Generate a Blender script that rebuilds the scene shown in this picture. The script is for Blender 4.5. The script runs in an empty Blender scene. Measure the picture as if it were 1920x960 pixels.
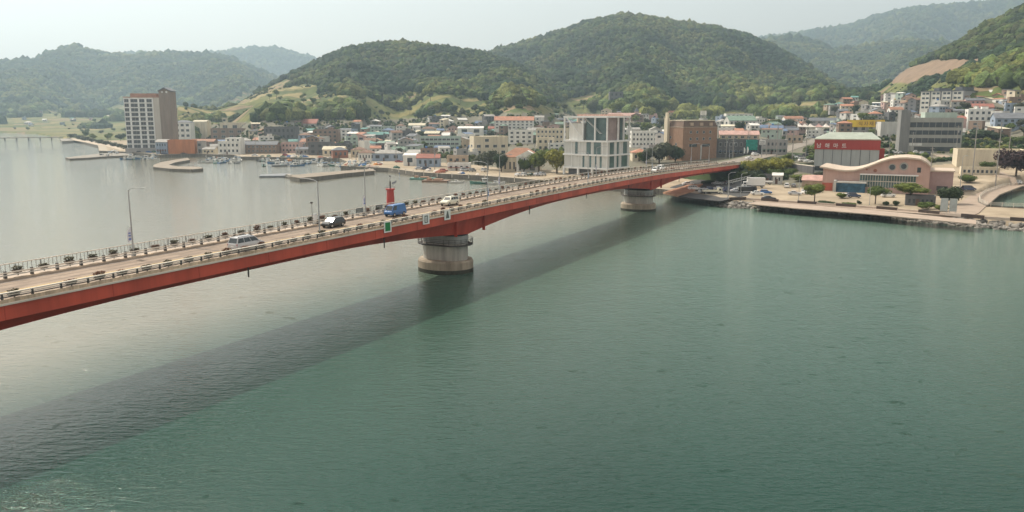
import bpy, math, random
import numpy as np
from mathutils import Vector, Matrix
random.seed(7); rng = np.random.default_rng(11)
R = math.radians
scene = bpy.context.scene
col = scene.collection
# ---------------------------------------------------------------- camera
FPX = 1500.0; HOR = 215.0; H = 30.2
PITCH = math.atan((480 - HOR) / FPX); SP, CP = math.sin(PITCH), math.cos(PITCH)
cd = bpy.data.cameras.new('camera'); cam = bpy.data.objects.new('camera', cd); col.objects.link(cam)
cd.sensor_width = 36; cd.lens = FPX / 1920 * 36; cd.clip_start = 0.5; cd.clip_end = 40000
cam.location = (0, 0, H); cam.rotation_euler = (math.pi / 2 - PITCH, 0, 0)
scene.camera = cam
# ---------------------------------------------------------------- light
SUN_EL, SUN_AZ = 48.0, -49.0            # azimuth clockwise from +Y
SKY = 0.15
w = bpy.data.worlds.new('World'); scene.world = w; w.use_nodes = True
nt = w.node_tree; bg = nt.nodes['Background']
sky = nt.nodes.new('ShaderNodeTexSky'); sky.sky_type = 'NISHITA'; sky.sun_disc = False
sky.sun_elevation = R(SUN_EL); sky.sun_rotation = R(SUN_AZ)
sky.air_density = 1.0; sky.dust_density = 4.5; sky.ozone_density = 0.6; sky.altitude = 0
hs = nt.nodes.new('ShaderNodeHueSaturation'); hs.inputs['Saturation'].default_value = .38; hs.inputs['Value'].default_value = 1.38
tn = nt.nodes.new('ShaderNodeMix'); tn.data_type = 'RGBA'; tn.blend_type = 'MULTIPLY'; tn.inputs[0].default_value = 1; tn.inputs[7].default_value = (1.0, .972, .90, 1)
nt.links.new(sky.outputs[0], hs.inputs['Color']); nt.links.new(hs.outputs[0], tn.inputs[6])
vl = nt.nodes.new('ShaderNodeMix'); vl.data_type = 'RGBA'; vl.inputs[0].default_value = .45; vl.inputs[7].default_value = (6.8, 5.7, 4.55, 1)      # thin even veil of high cloud
nt.links.new(tn.outputs[2], vl.inputs[6]); nt.links.new(vl.outputs[2], bg.inputs[0]); bg.inputs[1].default_value = SKY
sd_ = bpy.data.lights.new('sun', 'SUN'); sun = bpy.data.objects.new('sun', sd_); col.objects.link(sun)
sd_.energy = 4.0; sd_.angle = R(0.6); sd_.color = (1.0, 0.89, 0.73)
S = Vector((math.sin(R(SUN_AZ)) * math.cos(R(SUN_EL)), math.cos(R(SUN_AZ)) * math.cos(R(SUN_EL)), math.sin(R(SUN_EL))))
sun.rotation_euler = S.to_track_quat('Z', 'Y').to_euler(); sun.location = (0, 0, 300)
scene.view_settings.view_transform = 'Standard'; scene.view_settings.look = 'None'
scene.view_settings.gamma = 1; scene.view_settings.exposure = 0.27
scene.view_settings.use_curve_mapping = False
HAZE_D = 0.00019
# ---------------------------------------------------------------- projection helpers (metres from survey pixels)
def ray(px, py):
    u = (px - 960) / FPX; v = (480 - py) / FPX
    return (u, CP + v * SP, -SP + v * CP)
def P(px, py, z=0.0):
    d = ray(px, py); t = (z - H) / d[2]
    return Vector((d[0] * t, d[1] * t, z))
def PX(x, y, z):
    Z = y * CP - (z - H) * SP; V = y * SP + (z - H) * CP
    return 960 + FPX * x / Z, 480 - FPX * V / Z
def PXM(p):
    return FPX / (p[1] * CP - (p[2] - H) * SP)
# ---------------------------------------------------------------- materials
_m = {}
def mat(name, c, rough=0.8, var=0.18, scale=0.35, bump=0.0, metal=0.0, streak=False, spec=0.4):
    if name in _m: return _m[name]
    m = bpy.data.materials.new(name); m.use_nodes = True; _m[name] = m
    t = m.node_tree; b = t.nodes['Principled BSDF']
    b.inputs['Roughness'].default_value = rough; b.inputs['Metallic'].default_value = metal
    b.inputs['Specular IOR Level'].default_value = spec
    c = tuple(c)
    if var <= 0:
        b.inputs['Base Color'].default_value = (*c, 1); return m
    g = t.nodes.new('ShaderNodeNewGeometry'); mp = t.nodes.new('ShaderNodeMapping')
    t.links.new(g.outputs['Position'], mp.inputs[0])
    if streak: mp.inputs['Scale'].default_value = (1.5, 1.5, 0.18)
    n = t.nodes.new('ShaderNodeTexNoise'); n.inputs['Scale'].default_value = scale; n.inputs['Detail'].default_value = 6; n.inputs['Roughness'].default_value = 0.7
    t.links.new(mp.outputs[0], n.inputs['Vector'])
    r = t.nodes.new('ShaderNodeValToRGB'); e = r.color_ramp.elements
    e[0].position = 0.3; e[1].position = 0.7
    e[0].color = (*[x * (1 - var * 1.6) for x in c], 1); e[1].color = (*[min(1, x * (1 + var)) for x in c], 1)
    t.links.new(n.outputs[0], r.inputs[0]); t.links.new(r.outputs[0], b.inputs['Base Color'])
    if bump > 0:
        n2 = t.nodes.new('ShaderNodeTexNoise'); n2.inputs['Scale'].default_value = 3; n2.inputs['Detail'].default_value = 4
        t.links.new(g.outputs['Position'], n2.inputs['Vector'])
        bu = t.nodes.new('ShaderNodeBump'); bu.inputs['Distance'].default_value = bump; bu.inputs['Strength'].default_value = 1
        t.links.new(n2.outputs[0], bu.inputs['Height']); t.links.new(bu.outputs[0], b.inputs['Normal'])
    return m
def leaf_mat(name, c, var=0.35, trans=0.25):
    if name in _m: return _m[name]
    m = bpy.data.materials.new(name); m.use_nodes = True; _m[name] = m
    t = m.node_tree; b = t.nodes['Principled BSDF']; b.inputs['Roughness'].default_value = 0.65
    b.inputs['Specular IOR Level'].default_value = 0.2
    g = t.nodes.new('ShaderNodeNewGeometry'); n = t.nodes.new('ShaderNodeTexNoise'); n.inputs['Scale'].default_value = 0.45; n.inputs['Detail'].default_value = 5
    t.links.new(g.outputs['Position'], n.inputs['Vector'])
    r = t.nodes.new('ShaderNodeValToRGB'); e = r.color_ramp.elements; e[0].position = .32; e[1].position = .68
    e[0].color = (*[x * (1 - var) for x in c], 1); e[1].color = (c[0] * (1 + var * 1.1), c[1] * (1 + var), c[2] * (1 + var * .5), 1)
    t.links.new(n.outputs[0], r.inputs[0]); t.links.new(r.outputs[0], b.inputs['Base Color'])
    tr = t.nodes.new('ShaderNodeBsdfTranslucent'); t.links.new(r.outputs[0], tr.inputs[0])
    mx = t.nodes.new('ShaderNodeMixShader'); mx.inputs[0].default_value = trans
    t.links.new(b.outputs[0], mx.inputs[1]); t.links.new(tr.outputs[0], mx.inputs[2])
    t.links.new(mx.outputs[0], t.nodes['Material Output'].inputs[0])
    return m
def glass_mat(name, c, rough=0.12):
    m = mat(name, c, rough=rough, var=0.3, scale=0.25, spec=0.8); return m
# ---------------------------------------------------------------- mesh builder
class MB:
    def __init__(s): s.v = []; s.f = []
    def add(s, vs, fs):
        o = len(s.v); s.v += [tuple(v) for v in vs]; s.f += [tuple(i + o for i in f) for f in fs]; return s
    def boxb(s, x0, x1, y0, y1, z0, z1):
        return s.add([(x0,y0,z0),(x1,y0,z0),(x1,y1,z0),(x0,y1,z0),(x0,y0,z1),(x1,y0,z1),(x1,y1,z1),(x0,y1,z1)],
                     [(3,2,1,0),(4,5,6,7),(0,1,5,4),(1,2,6,5),(2,3,7,6),(3,0,4,7)])
    def loft(s, secs, cap=True, closed=True):
        n = len(secs[0]); vs = [p for q in secs for p in q]; fs = []
        for i in range(len(secs) - 1):
            for j in range(n if closed else n - 1):
                k = (j + 1) % n
                fs.append((i*n+j, i*n+k, (i+1)*n+k, (i+1)*n+j))
        if cap and closed:
            fs.append(tuple(range(n))[::-1]); fs.append(tuple((len(secs)-1)*n + j for j in range(n)))
        return s.add(vs, fs)
    def cyl(s, a, b, r0, r1=None, n=8, cap=True):
        r1 = r0 if r1 is None else r1
        a = Vector(a); b = Vector(b); d = (b - a).normalized()
        x = d.orthogonal().normalized(); y = d.cross(x)
        ring = lambda c, r: [c + (x * math.cos(t) + y * math.sin(t)) * r for t in [2*math.pi*k/n for k in range(n)]]
        return s.loft([ring(a, r0), ring(b, r1)], cap)
    def bar(s, a, b, wd, hg):
        a = Vector(a); b = Vector(b); d = (b - a).normalized(); up = Vector((0,0,1))
        if abs(d.z) > .95: up = Vector((0,1,0))
        x = d.cross(up).normalized() * wd / 2; z = x.cross(d).normalized() * hg / 2
        return s.loft([[c - x - z, c + x - z, c + x + z, c - x + z] for c in (a, b)])
    def prism(s, pts, z0, z1):       # pts (x, y)
        return s.loft([[(x, y, z0) for x, y in pts], [(x, y, z1) for x, y in pts]])
    def prismy(s, pts, y0, y1):      # pts (x, z) extruded along y
        return s.loft([[(x, y0, z) for x, z in pts], [(x, y1, z) for x, z in pts]])
    def prismx(s, pts, x0, x1):      # pts (y, z) extruded along x
        return s.loft([[(x0, y, z) for y, z in pts], [(x1, y, z) for y, z in pts]])
    def mesh(s, name, m=None, smooth=False):
        me = bpy.data.meshes.new(name); me.from_pydata(s.v, [], s.f)
        import bmesh
        bm = bmesh.new(); bm.from_mesh(me); bmesh.ops.recalc_face_normals(bm, faces=bm.faces); bm.to_mesh(me); bm.free()
        if m: me.materials.append(m)
        if smooth: me.polygons.foreach_set('use_smooth', [True] * len(me.polygons))
        return me
    def build(s, name, m, parent=None, loc=(0,0,0), rz=0, smooth=False):
        return put(name, s.mesh(name, m, smooth), parent, loc, rz)
def put(name, me, parent=None, loc=(0,0,0), rz=0):
    o = bpy.data.objects.new(name, me); col.objects.link(o); o.location = loc; o.rotation_euler = (0, 0, rz)
    if parent: o.parent = parent
    return o
THINGS = []
def tag(o, label=None, cat=None, group=None, kind=None):
    if label is not None: o['label'] = label
    if cat: o['category'] = cat
    if group: o['group'] = group
    if kind: o['kind'] = kind
    return o
def thing(name, label, cat, loc=(0,0,0), rz=0, group=None):
    o = bpy.data.objects.new(name, None); col.objects.link(o); o.empty_display_size = .5
    o.location = loc; o.rotation_euler = (0, 0, rz); tag(o, label, cat, group); return o
def copy_tree(o, parent=None):
    c = o.copy(); col.objects.link(c)
    if parent: c.parent = parent
    for ch in KIDS(o): copy_tree(ch, c)
    return c
def KIDS(o): return [x for x in o.children]
AUTO = []       # (object, lead phrase) whose labels are finished at the end from what stands near
def auto(o, phrase, pt=None): AUTO.append((o, phrase, pt))
LAND = {}       # landmark phrase -> pixel
# ---------------------------------------------------------------- noise
def _h(ix, iy, seed):
    n = (ix.astype(np.int64) * 374761393 + iy.astype(np.int64) * 668265263 + seed * 144665) & 0x7fffffff
    n = ((n ^ (n >> 13)) * 1274126177) & 0x7fffffff
    return ((n ^ (n >> 16)) & 0xffff) / 65535.0
def vnoise(x, y, seed=0):
    ix = np.floor(x); iy = np.floor(y); fx = x - ix; fy = y - iy
    fx = fx*fx*(3-2*fx); fy = fy*fy*(3-2*fy)
    a = _h(ix, iy, seed); b = _h(ix+1, iy, seed); c = _h(ix, iy+1, seed); d = _h(ix+1, iy+1, seed)
    return (a*(1-fx)+b*fx)*(1-fy) + (c*(1-fx)+d*fx)*fy
def fbm(x, y, o=4, seed=0):
    s = 0; a = .5
    for k in range(o): s = s + a * (vnoise(x, y, seed + k) - .5); x = x * 2.03; y = y * 2.03; a *= .5
    return s
# ---------------------------------------------------------------- shoreline and terrain height
SH = [(-900,248),(-300,249),(0,249),(60,251),(128,262),(160,271),(185,277.5),(187,288),(240,290),(300,296),(365,294),(440,296.5),(452,300),
      (486,300),(520,301),(600,302.5),(637,303.5),(652,310),(640,318.5),(700,321.5),(728,323),(781,331),(836,335),(900,338),(975,344),(1040,350),
      (1130,357),(1245,366),(1300,374),(1342,379.5),(1352,383),(1367,388),(1402,387),(1440,391),(1500,395),(1560,399.5),(1630,405),(1700,411),(1770,418),(1830,425),
      (1925,431),(2100,445),(2500,480)]
SHORE = [P(a, b, 0).to_2d() for a, b in SH]
POLY = [tuple(p) for p in SHORE] + [(900, 150), (9000, 2500), (9000, 9000), (-9000, 9000), (-9000, 1600)]
INLET = [P(a, b, 0).to_2d() for a, b in [(1842,398),(1838,386),(1850,374),(1880,363),(1925,356),(2060,352),(2400,380),(2400,402),(2000,404),(1900,401)]]
def seg_dist(x, y, pts, closed):
    d = np.full(x.shape, 1e9); n = len(pts)
    for i in range(n if closed else n - 1):
        ax, ay = pts[i]; bx, by = pts[(i+1) % n]; dx, dy = bx-ax, by-ay
        t = np.clip(((x-ax)*dx + (y-ay)*dy) / (dx*dx+dy*dy+1e-9), 0, 1)
        d = np.minimum(d, np.hypot(x-ax-t*dx, y-ay-t*dy))
    return d
def inside(x, y, pts):
    c = np.zeros(x.shape, bool); n = len(pts)
    for i in range(n):
        ax, ay = pts[i]; bx, by = pts[(i+1) % n]
        if ay == by: continue
        k = ((ay > y) != (by > y)) & (x < (bx-ax)*(y-ay)/(by-ay)+ax); c ^= k
    return c
def sdist(x, y):
    d = seg_dist(x, y, POLY, True); d = np.where(inside(x, y, POLY), d, -d)
    e = seg_dist(x, y, INLET, True); e = np.where(inside(x, y, INLET), -e, e)
    return np.minimum(d, e), d
ROADZ = 8.4
def az_of(px): d = ray(px, 215); return math.atan2(d[0], d[1])
HILLS = [  # ridge distance, foot distance, back distance, lowering, [(px, py) skyline]
    (1500, 800, 2300, 7, [(330,214),(400,203),(440,190),(500,152),(560,128),(600,108),(640,90),(700,77),(750,73),(820,82),(900,92),(960,112),(1020,140),(1080,165),(1180,200),(1260,214)]),
    (2100, 1050, 3300, 7, [(700,205),(760,150),(850,115),(900,103),(960,82),(1040,62),(1100,42),(1150,32),(1200,33),(1280,40),(1340,50),(1400,66),(1450,85),(1500,115),(1550,146),(1600,178),(1660,200),(1740,214)]),
    (1550, 620, 2500, 7, [(1480,214),(1540,198),(1590,176),(1650,143),(1700,116),(1780,80),(1830,55),(1880,30),(1920,10),(2000,-30),(2100,-60),(2300,-80),(2700,-60)]),
    (5600, 3600, 6300, 3, [(1150,180),(1300,120),(1380,88),(1430,72),(1500,66),(1560,57),(1600,50),(1640,34),(1700,22),(1750,15),(1850,5),(1920,-3),(2050,-20),(2400,-10)]),
    (3500, 2200, 4600, 4, [(1300,180),(1400,95),(1440,78),(1480,71),(1520,77),(1570,100),(1620,92),(1700,80),(1760,86),(1840,110),(1950,150)]),
    (3600, 2400, 4900, 4, [(-500,150),(-200,135),(0,122),(60,118),(100,101),(140,90),(180,100),(240,109),(320,105),(400,108),(450,121),(500,145),(560,165),(660,200)]),
    (5400, 4200, 6200, 3, [(180,140),(230,106),(265,103),(300,108),(360,101),(420,99),(470,91),(520,93),(560,103),(600,117),(700,150),(800,190)]),
]
HD = []
for Rr, Ff, Bb, low, pts in HILLS:
    azs, zs = [], []
    for px, py in pts:
        d = ray(px, py); azs.append(math.atan2(d[0], d[1])); zs.append(H + Rr * d[2] / math.hypot(d[0], d[1]) - low)
    HD.append((Rr, Ff, Bb, np.array(azs), np.array(zs)))
def prof_s(t): return .55 * np.sin(t * math.pi / 2) ** 1.15 + .45 * t * t * (3 - 2 * t)
for (Rr, Ff, Bb, A, Zs), (_, _, _, low, _) in zip(HD, HILLS):      # keep the skyline where it is seen
    tt = np.linspace(.2, 1, 60); r_ = Ff + (Rr - Ff) * tt; want = (Zs - H) / Rr
    for _ in range(6):
        zz = 60 + (Zs[:, None] - 60) * prof_s(tt)[None]; got = ((zz - H) / r_).max(1); Zs += np.where(Zs > 70, (want - got) * Rr * .9, 0)
PLAT = []       # raised ground beside the bridge head, filled in below
def base_z(sd):
    return np.interp(sd, [0, 60, 120, 200, 300, 450, 700, 1200, 2500, 6000], [2.2, 2.2, 5, 9, 14, 21, 33, 52, 80, 110])
def ter(x, y, noise=True):
    x = np.atleast_1d(np.asarray(x, float)); y = np.atleast_1d(np.asarray(y, float))
    sd, d0 = sdist(x, y)
    r = np.hypot(x, y); az = np.arctan2(x, y)
    b = base_z(np.maximum(d0, 0)); z = b.copy(); frac = np.zeros(x.shape)
    for Rr, Ff, Bb, A, Zs in HD:
        hr = np.interp(az, A, Zs, left=-99, right=-99)
        wob = 1 + .10 * np.sin(az * 23 + Rr) + .06 * np.sin(az * 61 + Rr * .3)
        F = Ff * wob; t = np.clip((r - F) / (Rr - F), 0, 1)
        s = .55 * np.sin(t * math.pi / 2) ** 1.15 + .45 * t * t * (3 - 2 * t)
        tb = np.clip((r - Rr) / (Bb - Rr), 0, 1); s = s * (1 - .8 * tb * tb * (3 - 2 * tb))
        hb = np.where(r < Rr, b, np.minimum(b, hr * .4 + 20))
        hz = np.where(hr > -50, hb + (hr - hb) * s, -99)
        k = hz > z; frac = np.where(k, np.maximum(t * (1 - tb * .5), .01), frac); z = np.maximum(z, hz)
    if noise:
        am = np.clip(frac * 4, 0, 1) * np.clip((.92 - frac) * 2.2, .05, 1)
        z = z + am * (fbm(x / 210, y / 210, 4, 3) * 74 - 26 * np.abs(fbm(x / 150, y / 330, 3, 15)) * 2)
    for (ax, ay, bx, by, zz0, zz1, rad, fade) in PLAT:
        dx, dy = bx-ax, by-ay; t = np.clip(((x-ax)*dx + (y-ay)*dy) / (dx*dx+dy*dy+1e-9), 0, 1)
        d = np.hypot(x-ax-t*dx, y-ay-t*dy); k = np.clip((d - rad) / fade, 0, 1); k = 1 - k*k*(3-2*k)
        z = z * (1 - k) + (zz0 + (zz1-zz0) * t) * k
    z = np.where(sd < 3.0, -3 + (z + 3) * np.clip((sd + .5) / 3.5, 0, 1), z)
    return z, sd, frac
def G(px, py, z0=None):
    """point where the ground is seen at a survey pixel"""
    d = ray(px, py)
    ys = np.concatenate([np.arange(150, 1000, 4.0), np.arange(1000, 6500, 25.0)])
    t = ys / d[1]; xs = d[0] * t; zr = H + d[2] * t
    z, _, _ = ter(xs, ys, False); z = np.maximum(z, 0)
    k = np.argmax(zr <= z)
    if zr[k] > z[k]: k = len(ys) - 1
    if k > 0:
        a = zr[k-1] - z[k-1]; b = z[k] - zr[k]; u = a / (a + b + 1e-9); yy = ys[k-1] + (ys[k] - ys[k-1]) * u
    else: yy = ys[0]
    xx = d[0] * yy / d[1]; zz = float(max(0, ter(xx, yy, False)[0][0]))
    return Vector((xx, yy, zz))
# ---------------------------------------------------------------- bridge axes
vd = ray(1773, 215); TH = math.atan2(vd[0], vd[1]); BU = Vector((math.sin(TH), math.cos(TH), 0)); BV = Vector((-math.cos(TH), math.sin(TH), 0))
DECK = 12.4; P0, P1 = 77.4, 91.8
def zd(s):
    if s < 175: return DECK
    if s < 250: t = (s - 175) / 75; return DECK - .72 * t * t
    return DECK - .72 - (s - 250) * .0262
S_END = 361.0
def B(s, p, dz=0): q = BU * s + BV * p; return Vector((q.x, q.y, zd(s) + dz))
def s_at(px, p):       # station on the bridge seen at pixel column px
    u = (px - 960) / FPX; dz = DECK - H
    # X/Zc = u ; Zc = Y*CP - dz*SP
    return (u * (p * BV.y * CP - dz * SP) - p * BV.x) / (BU.x - u * BU.y * CP)
_a = B(S_END + 2, 84.6); _b = P(1450, 289, 8.2); _c = P(1503, 271, 8.6); _e = P(1545, 257, 10)
zE = zd(S_END)
PLAT += [(_a.x, _a.y, _b.x, _b.y, zE, 8.3, 9, 8), (_b.x, _b.y, _c.x, _c.y, 8.3, 9.0, 9, 16), (_c.x, _c.y, _e.x, _e.y, 9.0, 11, 9, 20)]
_p = P(1500, 303, 7.4); _q = P(1478, 300, 7.8); PLAT += [(_q.x, _q.y, _p.x, _p.y, 7.8, 7.4, 9, 5)]
# ================================================================ SETTING: water, terrain
def water_material():
    m = bpy.data.materials.new('sea_water'); m.use_nodes = True; t = m.node_tree; b = t.nodes['Principled BSDF']
    L = t.links.new; N = t.nodes.new
    g = N('ShaderNodeNewGeometry')
    # slow drifting difference in turbidity (real colour of the water body)
    mp0 = N('ShaderNodeMapping'); mp0.inputs['Rotation'].default_value = (0, 0, R(28)); mp0.inputs['Scale'].default_value = (1, .35, 1); L(g.outputs['Position'], mp0.inputs[0])
    n0 = N('ShaderNodeTexNoise'); n0.inputs['Scale'].default_value = .012; n0.inputs['Detail'].default_value = 4; L(mp0.outputs[0], n0.inputs['Vector'])
    r0 = N('ShaderNodeValToRGB'); e = r0.color_ramp.elements; e[0].position = .35; e[1].position = .68
    e[0].color = (.001, .028, .019, 1); e[1].color = (.003, .052, .036, 1); L(n0.outputs[0], r0.inputs[0])
    # silty water beyond the bridge: sky glare painted in, edge keeps shadow band dark
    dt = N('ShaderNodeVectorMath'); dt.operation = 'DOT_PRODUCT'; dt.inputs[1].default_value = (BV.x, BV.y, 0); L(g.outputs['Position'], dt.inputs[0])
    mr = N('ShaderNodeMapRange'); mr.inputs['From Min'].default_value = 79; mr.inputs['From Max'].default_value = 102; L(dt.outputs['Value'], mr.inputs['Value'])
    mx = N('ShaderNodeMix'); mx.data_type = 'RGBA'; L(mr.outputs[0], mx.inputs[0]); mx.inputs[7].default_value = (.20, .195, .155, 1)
    sy = N('ShaderNodeSeparateXYZ'); L(g.outputs['Position'], sy.inputs[0]); my = N('ShaderNodeMapRange'); my.inputs['From Min'].default_value = 62; my.inputs['From Max'].default_value = 270; my.inputs['To Max'].default_value = 1; L(sy.outputs['Y'], my.inputs['Value'])  # farther water paler: sky reflection put into the colour with shore silt
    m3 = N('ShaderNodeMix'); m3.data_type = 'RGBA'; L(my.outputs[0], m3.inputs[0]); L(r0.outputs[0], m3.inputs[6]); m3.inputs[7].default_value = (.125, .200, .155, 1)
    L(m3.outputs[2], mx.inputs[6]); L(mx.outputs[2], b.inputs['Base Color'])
    b.inputs['IOR'].default_value = 1.333; b.inputs['Roughness'].default_value = .035
    # ripples
    def noise(scale, stretch, rot, det):
        mp = N('ShaderNodeMapping'); mp.inputs['Rotation'].default_value = (0, 0, R(rot)); mp.inputs['Scale'].default_value = (1, stretch, 1); L(g.outputs['Position'], mp.inputs[0])
        n = N('ShaderNodeTexNoise'); n.inputs['Scale'].default_value = scale; n.inputs['Detail'].default_value = det; n.inputs['Roughness'].default_value = .6; L(mp.outputs[0], n.inputs['Vector']); return n.outputs[0]
    f_ = noise(4.0, 1.6, 15, 3); b0 = N('ShaderNodeBump'); b0.inputs['Distance'].default_value = .25; L(f_, b0.inputs['Height']); k_ = noise(.33, 1.5, 30, 3); kr = N('ShaderNodeMapRange'); kr.inputs['From Min'].default_value = .63; kr.inputs['From Max'].default_value = .74; kr.inputs['To Min'].default_value = .06; L(k_, kr.inputs['Value']); L(kr.outputs[0], b0.inputs['Strength'])
    a = noise(.62, 2.4, 8, 4); c = noise(.16, 2.0, -14, 3)
    b1 = N('ShaderNodeBump'); b1.inputs['Distance'].default_value = .15; b1.inputs['Strength'].default_value = 1; L(a, b1.inputs['Height']); L(b0.outputs[0], b1.inputs['Normal'])
    b2 = N('ShaderNodeBump'); b2.inputs['Distance'].default_value = .12; b2.inputs['Strength'].default_value = 1; L(c, b2.inputs['Height']); L(b1.outputs[0], b2.inputs['Normal'])
    L(b2.outputs[0], b.inputs['Normal'])
    return m
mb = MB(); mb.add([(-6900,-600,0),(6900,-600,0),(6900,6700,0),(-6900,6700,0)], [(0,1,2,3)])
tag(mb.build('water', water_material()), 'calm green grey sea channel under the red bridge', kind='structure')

# field / bare ground outlines (survey pixels) ---------------------------------
FIELDS = [[(380,222),(400,205),(440,184),(480,160),(530,148),(590,158),(640,178),(690,184),(640,240),(500,240),(380,238)],[(930,222),(960,196),(1000,200),(1050,190),(1060,225)],[(1140,222),(1180,196),(1260,192),(1340,200),(1370,222)],
          [(600,224),(640,190),(690,178),(760,172),(850,176),(930,192),(980,212),(900,224),(700,228)],
          [(1010,216),(1060,190),(1110,170),(1150,172),(1130,190),(1090,212)],
          [(1180,222),(1215,206),(1270,208),(1280,226)],
          [(1360,236),(1370,206),(1450,196),(1560,184),(1640,188),(1650,215),(1600,232)],
          [(1640,180),(1680,150),(1760,152),(1840,160),(1990,170),(1990,190),(1830,196),(1700,196)],
          [(1840,225),(1930,205),(1990,205),(1990,300),(1830,275)],
          [(-400,250),(-400,222),(0,218),(180,196),(330,196),(420,212),(400,222),(240,262),(140,262)]]
BROWN = [[(1662,156),(1700,128),(1760,112),(1835,108),(1842,124),(1790,138),(1720,158)]]
TOWN = [(236,300),(236,268),(370,262),(378,234),(500,226),(620,222),(760,222),(900,212),(1040,212),(1090,208),(1180,218),(1280,222),(1370,214),(1460,222),(1600,220),(1640,200),(1730,192),(1850,186),(1990,182),(2400,200),(2400,460),(236,420)]
def to_px(x, y, z):
    Z = y * CP - (z - H) * SP; V = y * SP + (z - H) * CP; Z = np.where(Z < 1, 1, Z)
    return 960 + FPX * x / Z, 480 - FPX * V / Z
def zone(x, y, z, sd, frac):
    px, py = to_px(x, y, z)
    wob = 5 * fbm(x / 60, y / 60, 3, 9)
    px = px + wob * 4; py = py + wob
    r = np.hypot(x, y)
    o = np.where(frac > .04, 3, 2)
    for f in FIELDS: o = np.where(inside(px, py, f) & (r < 3000), 2, o)
    # scrub and copses inside the fields
    cl = fbm(x / 95, y / 70, 4, 21)
    o = np.where((o == 2) & (cl > .13) & (sd > 130), 3, o)
    for f in BROWN: o = np.where(inside(px, py, f) & (r < 2600), 4, o)
    o = np.where(inside(px, py, TOWN) & (r < 1300) & (o != 4), 1, o)
    o = np.where((sd < 52), 0, o)
    o = np.where((sd < 60) & (y > 900), 2, o)
    for (ax, ay, bx, by, z0_, z1_, rad, fade) in (PLAT[0], PLAT[3]):
        dx, dy = bx-ax, by-ay; t = np.clip(((x-ax)*dx + (y-ay)*dy) / (dx*dx+dy*dy), 0, 1); d = np.hypot(x-ax-t*dx, y-ay-t*dy); o = np.where((d > rad - .5) & (d < rad + fade + 3), 3, o)
    return o
na, nr = 640, 345
az = np.linspace(R(-56), R(56), na); rr = 150 * (6500 / 150) ** np.linspace(0, 1, nr)
RR, AZ = np.meshgrid(rr, az, indexing='ij'); X = (RR * np.sin(AZ)).ravel(); Y = (RR * np.cos(AZ)).ravel()
Z, SD, FR = ter(X, Y)
ZN = zone(X, Y, Z, SD, FR)
Z = Z + np.where(ZN == 3, 3.0 * fbm(X / 14, Y / 14, 2, 5), 0) * np.clip(FR * 10, 0, 1)
# terraced fields: shallow steps
terr = np.where((ZN == 2) & (SD > 200), (np.round(Z / 2.6) * 2.6 - Z) * .75, 0); Z = Z + terr
me = bpy.data.meshes.new('ground'); idx = np.arange(nr * na).reshape(nr, na)
q = np.stack([idx[:-1, :-1], idx[:-1, 1:], idx[1:, 1:], idx[1:, :-1]], -1).reshape(-1, 4)
keep = (Z[q] > -2.9).any(1); q = q[keep][:, ::-1]
def np_mesh(me, V, F, n):
    me.vertices.add(len(V)); me.vertices.foreach_set('co', V.astype(np.float32).ravel())
    me.loops.add(len(F) * n); me.polygons.add(len(F)); me.loops.foreach_set('vertex_index', F.astype(np.int32).ravel())
    me.polygons.foreach_set('loop_start', np.arange(0, len(F) * n, n, dtype=np.int32)); me.polygons.foreach_set('loop_total', np.full(len(F), n, np.int32))
    me.update(calc_edges=True)
np_mesh(me, np.stack([X, Y, Z], 1), q, 4)
BC = np.array([(.35, .29, .215), (.165, .155, .12), (.19, .20, .075), (.040, .058, .022), (.23, .165, .115)])
C = BC[ZN]
ca = me.color_attributes.new('zone_colour', 'FLOAT_COLOR', 'POINT'); ca.data.foreach_set('color', np.concatenate([C, np.ones((len(C), 1))], 1).astype(np.float32).ravel())
fa = me.attributes.new('field', 'FLOAT', 'POINT'); fa.data.foreach_set('value', (ZN == 2).astype(np.float32))
me.polygons.foreach_set('use_smooth', [True] * len(me.polygons))
m = bpy.data.materials.new('ground'); m.use_nodes = True; t = m.node_tree; b = t.nodes['Principled BSDF']; L = t.links.new; N = t.nodes.new
b.inputs['Roughness'].default_value = .95; b.inputs['Specular IOR Level'].default_value = .1
at = N('ShaderNodeAttribute'); at.attribute_name = 'zone_colour'; af = N('ShaderNodeAttribute'); af.attribute_name = 'field'
g = N('ShaderNodeNewGeometry'); mp = N('ShaderNodeMapping'); mp.inputs['Scale'].default_value = (.017, .062, 0); mp.inputs['Rotation'].default_value = (0, 0, R(8)); L(g.outputs['Position'], mp.inputs[0])
vo = N('ShaderNodeTexVoronoi'); vo.inputs['Scale'].default_value = 1; L(mp.outputs[0], vo.inputs['Vector'])
sx = N('ShaderNodeSeparateColor'); L(vo.outputs['Color'], sx.inputs[0])
rp = N('ShaderNodeValToRGB'); rp.color_ramp.interpolation = 'CONSTANT'; el = rp.color_ramp.elements
cols = [(0, (.14, .15, .05)), (.2, (.20, .18, .07)), (.36, (.10, .125, .04)), (.5, (.27, .225, .11)), (.62, (.16, .16, .055)), (.76, (.24, .18, .11)), (.88, (.085, .11, .04))]
el[0].color = (*cols[0][1], 1)
el[1].position = cols[1][0]; el[1].color = (*cols[1][1], 1)
for p_, c_ in cols[2:]: k = el.new(p_); k.color = (*c_, 1)
L(sx.outputs[0], rp.inputs[0])
ve = N('ShaderNodeTexVoronoi'); ve.feature = 'DISTANCE_TO_EDGE'; ve.inputs['Scale'].default_value = 1; L(mp.outputs[0], ve.inputs['Vector'])
cr = N('ShaderNodeMapRange'); cr.inputs['From Max'].default_value = .06; L(ve.outputs['Distance'], cr.inputs['Value'])
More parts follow.
